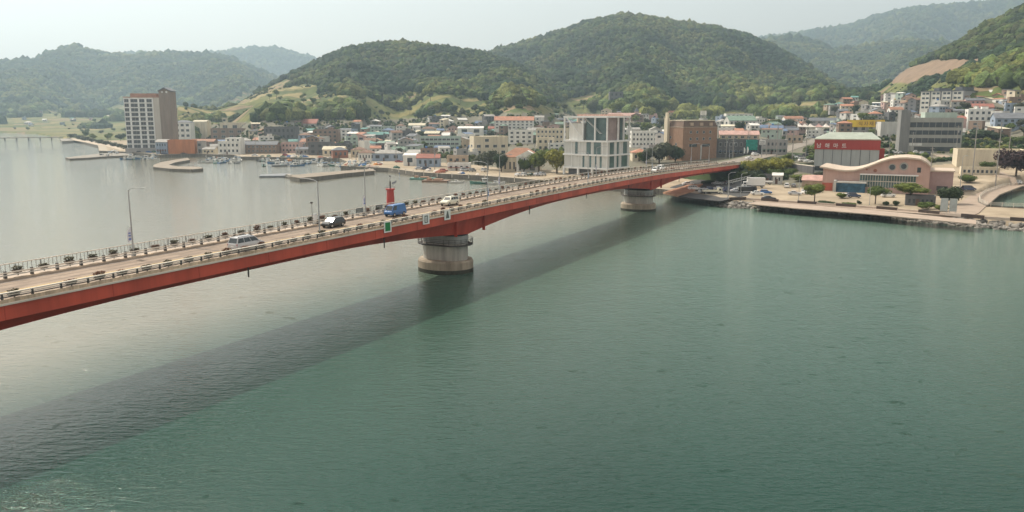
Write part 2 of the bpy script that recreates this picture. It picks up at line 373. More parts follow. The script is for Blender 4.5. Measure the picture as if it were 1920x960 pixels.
md = N('ShaderNodeMix'); md.data_type = 'RGBA'; L(cr.outputs[0], md.inputs[0]); md.inputs[6].default_value = (.07, .085, .035, 1); L(rp.outputs[0], md.inputs[7])
m1 = N('ShaderNodeMix'); m1.data_type = 'RGBA'; L(af.outputs['Fac'], m1.inputs[0]); L(at.outputs['Color'], m1.inputs[6]); L(md.outputs[2], m1.inputs[7])
n1 = N('ShaderNodeTexNoise'); n1.inputs['Scale'].default_value = .09; n1.inputs['Detail'].default_value = 8; n1.inputs['Roughness'].default_value = .7; L(g.outputs['Position'], n1.inputs['Vector'])
mr = N('ShaderNodeMapRange'); mr.inputs['From Min'].default_value = .3; mr.inputs['From Max'].default_value = .7; mr.inputs['To Min'].default_value = .68; mr.inputs['To Max'].default_value = 1.25; L(n1.outputs[0], mr.inputs['Value'])
mm = N('ShaderNodeVectorMath'); mm.operation = 'SCALE'; L(m1.outputs[2], mm.inputs[0]); L(mr.outputs[0], mm.inputs['Scale']); L(mm.outputs[0], b.inputs['Base Color'])
me.materials.append(m)
o = put('ground', me); tag(o, 'coastal ground rising from the quays through town and fields to wooded hills', kind='structure')
# seabed sheet reaching the horizon under water and land
mb = MB(); mb.add([(-6950,-650,-4),(6950,-650,-4),(6950,6750,-4),(-6950,6750,-4)], [(0,1,2,3)]); 
tag(mb.build('seabed', mat('seabed', (.12,.11,.08))), 'sandy sea bed', kind='structure')

# ---------------------------------------------------------------- forest masses
def ico(sub):
    import bmesh
    bm = bmesh.new(); bmesh.ops.create_icosphere(bm, subdivisions=sub, radius=1); bm.verts.ensure_lookup_table()
    v = np.array([x.co[:] for x in bm.verts]); f = np.array([[x.index for x in p.verts] for p in bm.faces]); bm.free(); return v, f
def blob_mesh(name, pts, rad, sub, colr, m, squash=(.75, 1.15)):
    v, f = ico(sub); n = len(pts); nv = len(v)
    hgt = rng.uniform(*squash, n); ang = rng.uniform(0, 2*np.pi, n)
    lump = 1 + .34 * (rng.random((n, nv)) - .45)
    # low-frequency lobes
    k = rng.normal(size=(n, 3, 3)); lob = np.zeros((n, nv))
    for j in range(3): lob += np.sin(v @ k[:, j].T * 2.1 + j).T * .10
    rr_ = (lump + lob) * rad[:, None]
    V = v[None] * rr_[..., None]; ca, sa = np.cos(ang)[:, None], np.sin(ang)[:, None]
    Vx = V[..., 0] * ca - V[..., 1] * sa; Vy = V[..., 0] * sa + V[..., 1] * ca; Vz = V[..., 2] * hgt[:, None]
    V = np.stack([Vx + pts[:, 0:1], Vy + pts[:, 1:2], Vz + pts[:, 2:3]], -1).reshape(-1, 3)
    F = (f[None] + (np.arange(n) * nv)[:, None, None]).reshape(-1, 3)
    me = bpy.data.meshes.new(name); np_mesh(me, V, F, 3)
    a = me.color_attributes.new('tree_colour', 'FLOAT_COLOR', 'POINT')
    cc = np.repeat(colr, nv, 0); a.data.foreach_set('color', np.concatenate([cc, np.ones((len(cc), 1))], 1).astype(np.float32).ravel())
    me.polygons.foreach_set('use_smooth', [sub > 1] * len(me.polygons)); me.materials.append(m); return me
def forest_material():
    m = bpy.data.materials.new('forest_leaves'); m.use_nodes = True; t = m.node_tree; b = t.nodes['Principled BSDF']; L = t.links.new; N = t.nodes.new
    b.inputs['Roughness'].default_value = .8; b.inputs['Specular IOR Level'].default_value = .15
    a = N('ShaderNodeAttribute'); a.attribute_name = 'tree_colour'; g = N('ShaderNodeNewGeometry')
    n = N('ShaderNodeTexNoise'); n.inputs['Scale'].default_value = .55; n.inputs['Detail'].default_value = 5; L(g.outputs['Position'], n.inputs['Vector'])
    mr = N('ShaderNodeMapRange'); mr.inputs['From Min'].default_value = .35; mr.inputs['From Max'].default_value = .65; mr.inputs['To Min'].default_value = .55; mr.inputs['To Max'].default_value = 1.35; L(n.outputs[0], mr.inputs['Value'])
    s = N('ShaderNodeVectorMath'); s.operation = 'SCALE'; L(a.outputs['Color'], s.inputs[0]); L(mr.outputs[0], s.inputs['Scale']); L(s.outputs[0], b.inputs['Base Color'])
    bu = N('ShaderNodeBump'); bu.inputs['Distance'].default_value = 1.2; L(n.outputs[0], bu.inputs['Height']); L(bu.outputs[0], b.inputs['Normal'])
    tr = N('ShaderNodeBsdfTranslucent'); L(s.outputs[0], tr.inputs[0]); mx = N('ShaderNodeMixShader'); mx.inputs[0].default_value = .3
    L(b.outputs[0], mx.inputs[1]); L(tr.outputs[0], mx.inputs[2]); L(mx.outputs[0], t.nodes['Material Output'].inputs[0]); return m
FM = forest_material()
TONES = np.array([(.045,.075,.022),(.060,.090,.022),(.085,.115,.028),(.030,.058,.024),(.075,.085,.028),(.035,.052,.026),(.12,.13,.035),(.09,.125,.04)])
def forest(name, label, n, r0, r1, azr, rad, sub, seed):
    g = np.random.default_rng(seed)
    a = g.uniform(R(azr[0]), R(azr[1]), n); r = np.sqrt(g.uniform(r0*r0, r1*r1, n)) if r0 > 1500 else g.uniform(r0, r1, n)
    x = r * np.sin(a); y = r * np.cos(a); z, sd, fr = ter(x, y); zn = zone(x, y, z, sd, fr)
    # only slopes that can be seen from this side of the ridges
    eps = 8.0; z2 = ter(x * (1 + eps / r), y * (1 + eps / r))[0]
    k = (zn == 3) & (sd > 15) & ((z2 - z) / eps > (z - H) / r - .12)
    x, y, z = x[k], y[k], z[k]; n = len(x)
    low = np.clip((.45 - fr[k]) * 2.2, 0, 1)
    cl = 1.3 * fbm(x / 90, y / 90, 4, 40) + g.normal(0, .07, n); ti = np.clip(((cl + .22) / .44 * 8), 0, 7.99).astype(int)
    order = np.array([3, 5, 0, 1, 4, 2, 7, 6]); c = TONES[order[ti]] * 1.08 * g.uniform(.6, 1.45, (n, 1))
    rad_ = g.uniform(rad[0], rad[1], n) * g.choice([.8, 1, 1.25], n) * (1 + .45 * low); c = c * (1 + .5 * low[:, None] * (cl[:, None] > .05))
    me = blob_mesh(name, np.stack([x, y, z + rad_ * .55], 1), rad_, sub, c, FM)
    o = put(name, me); tag(o, label, kind='stuff'); print(name, n)
forest('woodland', 'dense mixed woodland covering the hills behind the town', 60000, 640, 1750, (-34, 40), (2.8, 5.2), 1, 1)
forest('foothill_woodland', 'larger light and dark trees along the foot of the hills', 8000, 640, 1350, (-34, 40), (3.4, 5.6), 2, 8)
forest('distant_woodland', 'hazy woodland on the higher and farther slopes', 70000, 1700, 3400, (-40, 40), (4.2, 7.5), 1, 2)
forest('far_ridge_woodland', 'pale bluish trees along the farthest ridges', 26000, 3300, 5700, (-40, 42), (10, 16), 1, 3)
# ---------------------------------------------------------------- haze
m = bpy.data.materials.new('haze'); m.use_nodes = True; t = m.node_tree; t.nodes.remove(t.nodes['Principled BSDF'])
v = t.nodes.new('ShaderNodeVolumePrincipled'); v.inputs['Color'].default_value = (.60, .82, 1.0, 1); v.inputs['Density'].default_value = HAZE_D; v.inputs['Anisotropy'].default_value = .35
t.links.new(v.outputs[0], t.nodes['Material Output'].inputs['Volume'])
mb = MB(); mb.boxb(-7000, 7000, -700, 6800, -5, 1020); o = mb.build('haze', m); tag(o, 'pale sea haze over the whole bay', kind='stuff')
# ================================================================ BRIDGE
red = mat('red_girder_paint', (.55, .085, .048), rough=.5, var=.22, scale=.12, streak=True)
redd = mat('red_shade_seam_paint', (.46, .062, .038), rough=.55, var=.25, scale=.12, streak=True)  # darker girder red: overhang shade put into the colour, also on seams
conc = mat('weathered_concrete', (.42, .40, .36), var=.22, scale=.5, streak=True)
conc2 = mat('pier_base_concrete', (.34, .285, .22), var=.3, scale=.35, streak=True)
asph = mat('sunbleached_road', (.27, .21, .165), rough=.9, var=.2, scale=.35, streak=False)
pale = mat('pale_kerb', (.66, .60, .52), var=.15)
railw = mat('white_rail', (.60, .55, .48), rough=.5, var=.12)
raild = mat('dark_rail_post', (.075, .068, .065), rough=.6, var=.2)
steel = mat('galvanised_steel', (.34, .36, .36), rough=.45, var=.12, metal=.3)
white = mat('white_paint', (.78, .78, .76), rough=.45, var=.06)
black = mat('black_rubber', (.03, .03, .03), rough=.8, var=.2)
S0 = -118.0
SS = list(np.arange(S0, S_END, 3.0)) + [S_END]
def sweep(sec, s0=None, s1=None, step=3.0):
    s0 = S0 if s0 is None else s0; s1 = S_END if s1 is None else s1
    ss = list(np.arange(s0, s1, step)) + [s1]; mb = MB()
    mb.loft([[B(s, p, z) for p, z in (sec(s) if callable(sec) else sec)] for s in ss]); return mb
def rect(p0, p1, z0, z1): return [(p0, z0), (p1, z0), (p1, z1), (p0, z1)]
PIERS = [17.0, 130.7, 244.5]
def depth(s):
    d = min(abs(s - q) for q in PIERS + [-97.0, 361.0 + 40])
    return 2.45 + 2.5 * max(0, 1 - d / 46) ** 2.0
bridge = thing('road_bridge', 'long red box girder road bridge crossing the channel on round concrete piers', 'bridge')
def bp(mb, name, m, parent=bridge, smooth=False): return mb.build(name, m, parent, smooth=smooth)
# main box (inner, shade painted in), fascia, deck
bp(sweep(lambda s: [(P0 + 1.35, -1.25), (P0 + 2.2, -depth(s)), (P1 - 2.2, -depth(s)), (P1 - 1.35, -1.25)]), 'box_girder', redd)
bp(sweep([(P0 + .06, -.06), (P0 + .02, -1.5), (P0 + .5, -1.52), (P0 + 1.4, -1.24), (P1 - 1.4, -1.24), (P1 - .12, -1.5), (P1 - .12, -.22)]), 'outer_girder', red)
bp(sweep(rect(P0 - .16, P0 + .55, -.06, .10)), 'kerb', pale)
bp(sweep(rect(P0 + .55, 88.3, -.22, 0)), 'roadway', asph)
bp(sweep(rect(88.3, P1, -.22, .17)), 'footway', mat('footway_paving', (.40,.33,.27), var=.18))
cl = MB()
for p in (82.93, 83.17): 
    cl.loft([[B(s, p - .06, .004), B(s, p + .06, .004), B(s, p + .06, .012), B(s, p - .06, .012)] for s in SS])
bp(cl, 'centre_line', mat('road_paint_yellow', (.55,.40,.15), var=.2))
for p in (78.75, 87.75):
    cl = MB(); cl.loft([[B(s, p - .06, .004), B(s, p + .06, .004), B(s, p + .06, .012), B(s, p - .06, .012)] for s in SS]); bp(cl, 'edge_line', mat('road_paint_white', (.62,.60,.56), var=.2))
for p in (79.7, 81.5, 84.6, 86.4):
    mb = MB(); mb.loft([[B(s, p - .28, .003), B(s, p + .28, .003), B(s, p + .28, .008), B(s, p - .28, .008)] for s in SS]); bp(mb, 'wheel_track', mat('worn_wheel_track', (.215,.17,.135), rough=.9, var=.3, scale=.15))
for q in np.arange(-60, S_END - 4, 11.4):
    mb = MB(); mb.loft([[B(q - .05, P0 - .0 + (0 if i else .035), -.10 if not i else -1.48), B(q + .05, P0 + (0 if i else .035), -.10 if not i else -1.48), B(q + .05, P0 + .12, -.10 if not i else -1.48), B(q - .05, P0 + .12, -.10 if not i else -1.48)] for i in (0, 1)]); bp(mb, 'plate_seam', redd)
for q in PIERS + [74, 188, 301]:
    mb = MB(); mb.loft([[B(q - .12, P0 + .56, .004), B(q - .12, 88.3, .004), B(q + .12, 88.3, .004), B(q + .12, P0 + .56, .004)], [B(q - .12, P0 + .56, .016), B(q - .12, 88.3, .016), B(q + .12, 88.3, .016), B(q + .12, P0 + .56, .016)]]); bp(mb, 'expansion_joint', raild)
# expansion joints, web stiffener plates
for q in PIERS[1:]:
    for sgn in (-5.2, 5.2):
        mb = MB(); mb.loft([[B(q + sgn - .09, P0 + 1.2 + i*.0, -1.5 if not i else -depth(q) + .25), B(q + sgn + .09, P0 + 1.2, -1.5 if not i else -depth(q) + .25), B(q + sgn + .09, P0 + 1.75, -1.5 if not i else -depth(q) + .25), B(q + sgn - .09, P0 + 1.75, -1.5 if not i else -depth(q) + .25)] for i in (0, 1)])
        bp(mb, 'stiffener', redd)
for q in [-40, 42, 74, 103, 155, 187, 218, 268, 300, 330]:
    mb = MB(); mb.loft([[B(q, P0 + 1.0, -1.3) + BU * a + BV * b_ for a, b_ in ((-.07,-.07),(.07,-.07),(.07,.07),(-.07,.07))], [B(q, P0 + 1.0, -depth(q) - .6) + BU * a + BV * b_ for a, b_ in ((-.07,-.07),(.07,-.07),(.07,.07),(-.07,.07))]])
    bp(mb, 'drain_pipe', raild)
# ---- railings: posts individually, the largest hundred first
def posts(parent, p, z0, z1, wd, first, step, m, foot=None):
    n = int((S_END - first) / step); far = MB()
    pm = MB(); pm.loft([[(-wd, -wd, 0), (wd, -wd, 0), (wd, wd, 0), (-wd, wd, 0)], [(-wd*.8, -wd*.8, z1 - z0), (wd*.8, -wd*.8, z1 - z0), (wd*.8, wd*.8, z1 - z0), (-wd*.8, wd*.8, z1 - z0)]])
    pme = pm.mesh('post', m)
    for k in range(n + 1):
        s = first + k * step; c = B(s, p, z0)
        if k < 97: put('post', pme, parent, c, math.pi/2 - TH)
        else:
            for vv in ([0],): 
                far.boxb(c.x - wd, c.x + wd, c.y - wd, c.y + wd, c.z, c.z + z1 - z0)
    if far.v: tag(far.build('far_posts', m, parent), kind='stuff')
PS = s_at(5, P0 + .3)
nr_ = bp(sweep(rect(P0 + .14, P0 + .40, .98, 1.09)), 'near_railing', railw)
bp(sweep(rect(P0 + .24, P0 + .32, .76, .84)), 'pale_rail', railw, nr_)
posts(nr_, P0 + .3, .10, .98, .10, PS - 2.93 * 4, 2.93, raild)
bp(sweep(rect(P0 + .25, P0 + .35, .58, .68)), 'middle_rail', raild, nr_)
bp(sweep(rect(P0 + .20, P0 + .40, .10, .46)), 'parapet', mat('stained_parapet', (.56,.44,.32), var=.35, scale=.6, streak=True), nr_)
GP = 88.55; gs = s_at(12, GP)
gr_ = bp(sweep(rect(GP - .06, GP + .04, .80, .94)), 'guard_rail', railw)
bp(sweep(rect(GP - .06, GP + .04, .52, .66)), 'lower_rail', mat('grey_rail', (.50,.49,.46), rough=.5), gr_)
bp(sweep(rect(GP - .12, GP + .12, .0, .26)), 'rail_plinth', mat('stained_parapet', (.50,.44,.36)), gr_)
posts(gr_, GP + .12, .17, 1.05, .15, gs - 2.93 * 4, 2.93, raild)
FP = P1 - .12
fr_ = bp(sweep(rect(FP - .05, FP + .05, 1.22, 1.32)), 'outer_railing', railw)
bp(sweep(rect(FP - .04, FP + .04, .25, .32)), 'bottom_rail', steel, fr_)
bars = MB()
for s in np.arange(S0 + 1, S_END, .5):
    a = B(s, FP, .3); bars.boxb(a.x - .022, a.x + .022, a.y - .022, a.y + .022, a.z, a.z + .95)
tag(bars.build('balusters', mat('baluster_grey', (.30,.29,.27)), fr_), kind='stuff')
posts(fr_, FP, .17, 1.25, .05, gs - 2.93 * 4, 2.93, steel)
# ---- piers
def pier(q):
    c = B(q, 84.6); ang = math.pi/2 - TH; base = bpy.data.objects.new('pier', None)
    top = zd(q) - depth(q)
    def rr(L_, W_, n=10):            # rounded-end plan, long axis across the bridge
        pts = []
        for k in range(n + 1): t = -math.pi/2 + math.pi*k/n; pts.append((W_*math.cos(t) , L_ - W_ + W_*math.sin(t)) if False else (W_*math.cos(math.pi*k/n), (L_ - W_) + W_*math.sin(math.pi*k/n)))
        for k in range(n + 1): pts.append((-W_*math.cos(math.pi*k/n), -(L_ - W_) - W_*math.sin(math.pi*k/n)))
        return pts
    def lev(pts, z): return [(x, y, z) for x, y in pts]
    sh = MB(); sh.loft([lev(rr(4.7, 2.75), 2.4), lev(rr(4.7, 2.75), top - 1.75)])
    o = put('pier', sh.mesh('pier', conc), bridge, (c.x, c.y, 0), ang)
    cp = MB(); cp.loft([lev(rr(4.7, 2.75), top - 1.65), lev(rr(4.75, 2.85), top - .25)]); cp.build('pier_head', mat('grey_pier_head', (.36,.37,.36), var=.2, streak=True), o)
    rec = MB(); rec.loft([lev(rr(4.5, 2.55), top - 1.9), lev(rr(4.5, 2.55), top - .0)]); rec.build('pier_neck', mat('dark_joint', (.06,.06,.06)), o)
    f = MB(); ring = lambda r, z: [(r*math.cos(t)*1.0, r*1.18*math.sin(t), z) for t in [2*math.pi*k/40 for k in range(40)]]
    f.loft([ring(4.75, -4), ring(4.8, .9), ring(4.8, 2.1), ring(4.62, 2.42)]); f.build('foundation', conc2, o)
    f = MB(); f.loft([ring(4.815, -3.9), ring(4.83, .55), ring(4.83, .75)]); f.build('tide_mark', mat('wet_weed_band', (.05,.05,.035), var=.4, scale=1.5), o)
    pl = MB(); a_, b_ = rr(5.7, 3.75), rr(4.8, 2.9)
    pl.loft([lev(a_, top - 2.15), lev(a_, top - 2.0)]); w_ = pl.build('walkway', raild, o)
    rl = MB()
    for zz in (.45, .8, 1.15):
        for i in range(len(a_)): p_, q_ = a_[i], a_[(i+1) % len(a_)]; 
        for i in range(len(a_)):
            p_, q_ = a_[i], a_[(i+1) % len(a_)]
            if math.dist(p_, q_) > .02: rl.bar((p_[0], p_[1], top - 2 + zz), (q_[0], q_[1], top - 2 + zz), .05, .05)
    for i in range(0, len(a_), 1): rl.bar((a_[i][0], a_[i][1], top - 2), (a_[i][0], a_[i][1], top - .85), .06, .06)
    rl.build('handrail', raild, o); return o
for q in PIERS: pier(q)
# abutment where the deck meets the land
mb = MB(); mb.loft([[B(s, p, z) for p, z in ((P0 + .3, -9), (P1 - .3, -9), (P1 - .3, -.24), (P0 + .3, -.24))] for s in (S_END - 1.5, S_END + 8)]); bp(mb, 'abutment', conc)
LAND['the near bridge pier'] = (842, 490); LAND['the far bridge pier'] = (1210, 380)

# road continuing from the bridge head into town
def ribbon(name, pts, wd, m, dz=.06, zfun=None, label=None):
    mb = MB(); n = len(pts); L_, R_ = [], []
    for i, p in enumerate(pts):
        a = pts[max(0, i-1)]; b = pts[min(n-1, i+1)]; d = (b - a); d.z = 0; d.normalize(); nrm = Vector((-d.y, d.x, 0))
        L_.append(p + nrm*wd/2); R_.append(p - nrm*wd/2)
    secs = []
    for l, r in zip(L_, R_): secs.append([(l.x, l.y, l.z + dz), (r.x, r.y, r.z + dz), (r.x, r.y, r.z + dz - .5), (l.x, l.y, l.z + dz - .5)])
    mb.loft(secs); o = mb.build(name, m); tag(o, label, kind='structure'); return o
def dens(pts, step=5):
    out = []
    for a, b in zip(pts[:-1], pts[1:]):
        n = max(1, int((b - a).length / step))
        for k in range(n): out.append(a.lerp(b, k / n))
    return out + [pts[-1]]
def drape(pts, step=5, off=.0):
    q = dens(pts, step); xs = np.array([p.x for p in q]); ys = np.array([p.y for p in q]); z = ter(xs, ys)[0]
    return [Vector((x, y, zz + off)) for x, y, zz in zip(xs, ys, z)]
e0 = B(S_END, 83.4); e1 = B(S_END + 8, 83.4); e1.z = e0.z
rdm = mat('town_asphalt', (.235,.205,.175), rough=.9, var=.14, scale=.2)
ribbon('town_road', [e0 + Vector((0,0,-.06)), e1 + Vector((0,0,-.07))] + drape([P(1452, 287, 8.3), P(1500, 271.5, 8.9), P(1543, 258, 11)], 6, .1)[0:], 11, rdm, label='pale road leaving the bridge into the town')
# ================================================================ PLANTERS, LAMPS, SIGNS, VEHICLES
def put_local(root, mb, name, m, smooth=False): return mb.build(name, m, root, smooth=smooth)
BANG = math.pi/2 - TH
def plant_mesh(seed, wd, dp, h, n=150):
    g = random.Random(seed); mb = MB()
    for i in range(n):
        x = g.uniform(-1, 1); y = g.uniform(-1, 1); z = g.random() ** .7
        c = Vector((x * wd * (.55 + .45*z), y * dp * (.6 + .4*z), z * h * (1 - .35*x*x)))
        a = g.uniform(0, 6.28); s = g.uniform(.05, .11); ti = g.uniform(-.9, .9)
        u = Vector((math.cos(a), math.sin(a), ti)).normalized() * s; v = Vector((-math.sin(a), math.cos(a), g.uniform(-1, 1))).normalized() * s
        mb.add([c-u-v*.5, c+u-v*.5, c+u*.6+v, c-u*.6+v], [(0,1,2,3)])
    return mb
pot_m = mat('brown_planter', (.10,.072,.055), var=.25, scale=2); pl_m = leaf_mat('dry_shrub', (.075,.070,.038), .4, .15)
pl_m2 = leaf_mat('rusty_shrub', (.13,.060,.038), .4, .15)
mbp = MB(); mbp.loft([[(-.42,-.15,0),(.42,-.15,0),(.42,.15,0),(-.42,.15,0)],[(-.55,-.21,.34),(.55,-.21,.34),(.55,.21,.34),(-.55,.21,.34)]])
mbp.loft([[(-.58,-.24,.30),(.58,-.24,.30),(.58,.24,.30),(-.58,.24,.30)],[(-.58,-.24,.37),(.58,-.24,.37),(.58,.24,.37),(-.58,.24,.37)]])
pot_me = mbp.mesh('pot', pot_m); plants = [plant_mesh(k, .66, .26, .42).mesh('plant', pl_m if k < 2 else pl_m2) for k in range(4)]
brk = MB(); brk.bar((0,-.1,-.28),(0,-.1,.06),.1,.08); brk_me = brk.mesh('bracket', raild)
PLANTERS = {'near': [], 'far': []}
def planter_row(key, p, z, first, step, cat='planter'):
    n = int((S_END - 6 - first) / step)
    for k in range(n):
        s = first + k * step; c = B(s, p, z)
        px, py = PX(*c)
        if px < -30 or random.random() < .05: continue
        s += random.uniform(-.15, .15); c = B(s, p, z)
        t = thing('flower_planter', '', 'planter', c, BANG + random.uniform(-.04, .04), 'planters along the near railing' if key == 'near' else 'planters along the footway guard rail')
        put('pot', pot_me, t); o = put('plant', random.choice(plants), t, (0, 0, .34), random.choice([0, math.pi])); o.scale = (random.uniform(.7, 1.15), random.uniform(.8,1.1), random.uniform(.45, 1.5))
        put('bracket', brk_me, t)
        PLANTERS[key].append((s, t))
planter_row('near', P0 + .75, .50, s_at(28, P0 + .85) - 2.93 * 2, 2.93)
planter_row('far', GP + .55, .62, s_at(36, GP + .55) - 2.93 * 2, 2.93)
# ---- street lamps
lamp_m = mat('lamp_grey', (.36,.37,.38), rough=.5, var=.08, metal=.2)
ban_m = mat('white_banner', (.74,.75,.80), var=.15, scale=1.2); ban_b = mat('blue_print', (.13,.18,.45), var=.2, scale=2)
def lamp_proto(banner=True, hgt=8.4, arm=2.6):
    t = thing('street_lamp', '', 'street lamp')
    mb = MB(); mb.cyl((0,0,0), (0,0,hgt), .11, .06, 8); mb.build('pole', lamp_m, t)
    mb = MB(); mb.boxb(-.2,.2,-.2,.2,0,.35); mb.build('base', lamp_m, t)
    mb = MB(); pts = [(0,0,hgt-.15),(0,.35,hgt+.12),(0,1.2,hgt+.32),(0,arm,hgt+.38)]
    for a, b in zip(pts[:-1], pts[1:]): mb.cyl(a, b, .045, .045, 6)
    mb.build('arm', lamp_m, t)
    mb = MB(); mb.loft([[(-.06,arm-.1,hgt+.30),(.06,arm-.1,hgt+.30),(.06,arm-.1,hgt+.42),(-.06,arm-.1,hgt+.42)],[(-.14,arm+.2,hgt+.28),(.14,arm+.2,hgt+.28),(.14,arm+.2,hgt+.42),(-.14,arm+.2,hgt+.42)],[(-.08,arm+.65,hgt+.33),(.08,arm+.65,hgt+.33),(.08,arm+.65,hgt+.41),(-.08,arm+.65,hgt+.41)]])
    mb.build('lamp_head', lamp_m, t)
    if banner:
        mb = MB(); mb.add([(.08,0,2.0),(.66,.05,1.85),(.72,-.04,2.7),(.60,.04,3.5),(.08,0,3.7),(.08,.02,2.0),(.66,.07,1.85),(.72,-.02,2.7),(.60,.06,3.5),(.08,.02,3.7)], [(0,1,2,3,4),(9,8,7,6,5)])
        b = mb.build('banner', ban_m, t)
        mb = MB()
        for z0, z1 in ((2.15,2.4),(2.62,2.78),(2.95,3.1)): mb.boxb(.2,.55,-.03,.08,z0,z1)
        mb.build('print', ban_b, b)
        mb = MB(); mb.boxb(0,.7,-.02,.02,3.70,3.74); mb.build('banner_bar', lamp_m, t)
    return t
LP1 = lamp_proto(True); LP2 = lamp_proto(False)
LAMPS = []
def lamp(px, side, banner, label, first=[True, True]):
    p = 88.95 if side == 'far' else P0 + .75
    s = s_at(px, p); c = B(s, p, .17 if side == 'far' else 0)
    i = 0 if banner else 1
    if first[i]: o = (LP1, LP2)[i]; first[i] = False
    else: o = copy_tree((LP1, LP2)[i])
    o.location = c; o.rotation_euler = (0, 0, BANG + (math.pi if side == 'far' else 0))
    tag(o, label, 'street lamp', 'street lamps along the bridge'); LAMPS.append((s, side, o)); return s
lamp(251, 'far', True, 'tall lamp post on the footway left of the silver minivan, blue banner on it')
lamp(600, 'near', False, 'bare lamp post without banner beside the dark hatchback')
lamp(686, 'far', True, 'lamp post with blue printed banner between dark hatchback and blue van')
lamp(914, 'near', True, 'lamp post with white banner just right of the cream hatchback')
lamp(937, 'far', True, 'lamp post on the footway, next beyond the cream hatchback')
lamp(1102, 'near', True, 'lamp post with white banner below the glass and concrete building')
lamp(1118, 'far', True, 'lamp post on the footway in front of the glass and concrete building')
lamp(1222, 'near', True, 'near side lamp post left of the white car pair over the far pier')
lamp(1212, 'far', True, 'footway lamp post between the glass building and the white car pair')
lamp(1329, 'near', True, 'near side lamp post with banner close to the town end of the bridge')
lamp(1296, 'far', True, 'footway lamp post in front of the brown brick hotel')
lamp(1368, 'far', True, 'last footway lamp post at the town end of the bridge')
# ---- boards hung outside the near railing
def board(px, kind, label):
    s = s_at(px, P0 - .2); c = B(s, P0 - .16, -.75); t = thing('navigation_board', label, 'sign', c, BANG - .12, 'boards hung outside the near railing')
    mb = MB(); mb.boxb(-.85,.85,-.06,.0,0,1.75); mb.build('panel', white, t)
    mb = MB()
    for x in (-.5,.5): mb.bar((x,0,.2),(x,.38,.2),.08,.08); mb.bar((x,0,1.5),(x,.38,1.5),.08,.08)
    mb.build('mounting', raild, t)
    mb = MB(); g_ = mat('grey_mark', (.13,.15,.14), var=.2)
    if kind == 'green': mb.boxb(-.58,.58,-.075,-.062,.22,1.60); mb.build('green_square', mat('sign_green', (.02,.22,.07), var=.12), t)
    elif kind == 'rect':
        mb.boxb(-.42,-.24,-.075,-.062,.25,1.5); mb.boxb(.24,.42,-.075,-.062,.25,1.5); mb.boxb(-.24,.24,-.075,-.062,1.32,1.5); mb.boxb(-.24,.24,-.075,-.062,.25,.43); mb.boxb(-.05,.05,-.075,-.062,.55,1.2); mb.build('mark', g_, t)
    else:
        mb.add([(-.5,-.066,.28),(.5,-.066,.28),(.12,-.066,1.55),(-.12,-.066,1.55),(-.5,-.075,.28),(.5,-.075,.28),(.12,-.075,1.55),(-.12,-.075,1.55)], [(4,5,6,7),(0,1,5,4),(1,2,6,5),(2,3,7,6),(3,0,4,7)]); mb.build('mark', g_, t)
    LAND.setdefault('the green board', (727, 425))
board(727, 'green', 'white framed green board hung on the outside of the near railing')
board(799, 'rect', 'white board with grey hollow oblong mark above the red girder')
board(839, 'tri', 'white board with grey tapering mark, directly above the near pier')
# pale cabinet and dark bench-like stands on the footway
s = s_at(591, 89.6); c = B(s, 89.6, .17); t = thing('utility_cabinet', 'pale upright cabinet with camera pole on the footway beside the dark hatchback', 'cabinet', c, BANG)
mb = MB(); mb.boxb(-.35,.35,-.2,.2,.1,1.55); mb.build('case', white, t); mb = MB(); mb.boxb(-.38,.38,-.23,.23,1.55,1.62); mb.boxb(-.36,.36,-.21,.21,0,.1); mb.build('trim', steel, t)
mb = MB(); mb.cyl((-.6,0,0),(-.6,0,3.6),.05,.04,6); mb.build('pole', raild, t); mb = MB(); mb.boxb(-.85,-.5,-.1,.1,3.45,3.7); mb.build('camera', raild, t)
for px, lab in ((677, 'dark slatted bench under the blue bannered lamp post behind the blue van'), (714, 'dark slatted bench on the footway directly behind the blue van')):
    s = s_at(px, 90.2); t = thing('footway_bench', lab, 'bench', B(s, 90.2, .17), BANG, 'benches on the bridge footway')
    mb = MB()
    for k in range(4): mb.boxb(-1.0,1.0,-.28+k*.15,-.17+k*.15,.42,.47)
    mb.build('seat', mat('dark_slats', (.06,.075,.085), var=.2), t)
    mb = MB()
    for k in range(5): mb.boxb(-1.0,1.0,.30,.34,.55+k*.16,.66+k*.16)
    mb.build('backrest', mat('dark_slats', (0,0,0)), t)
    for x in (-.85,.85): mb = MB(); mb.boxb(x-.05,x+.05,-.28,.34,0,.42); mb.boxb(x-.05,x+.05,.34,.38,0,1.3); mb.build('leg', raild, t)

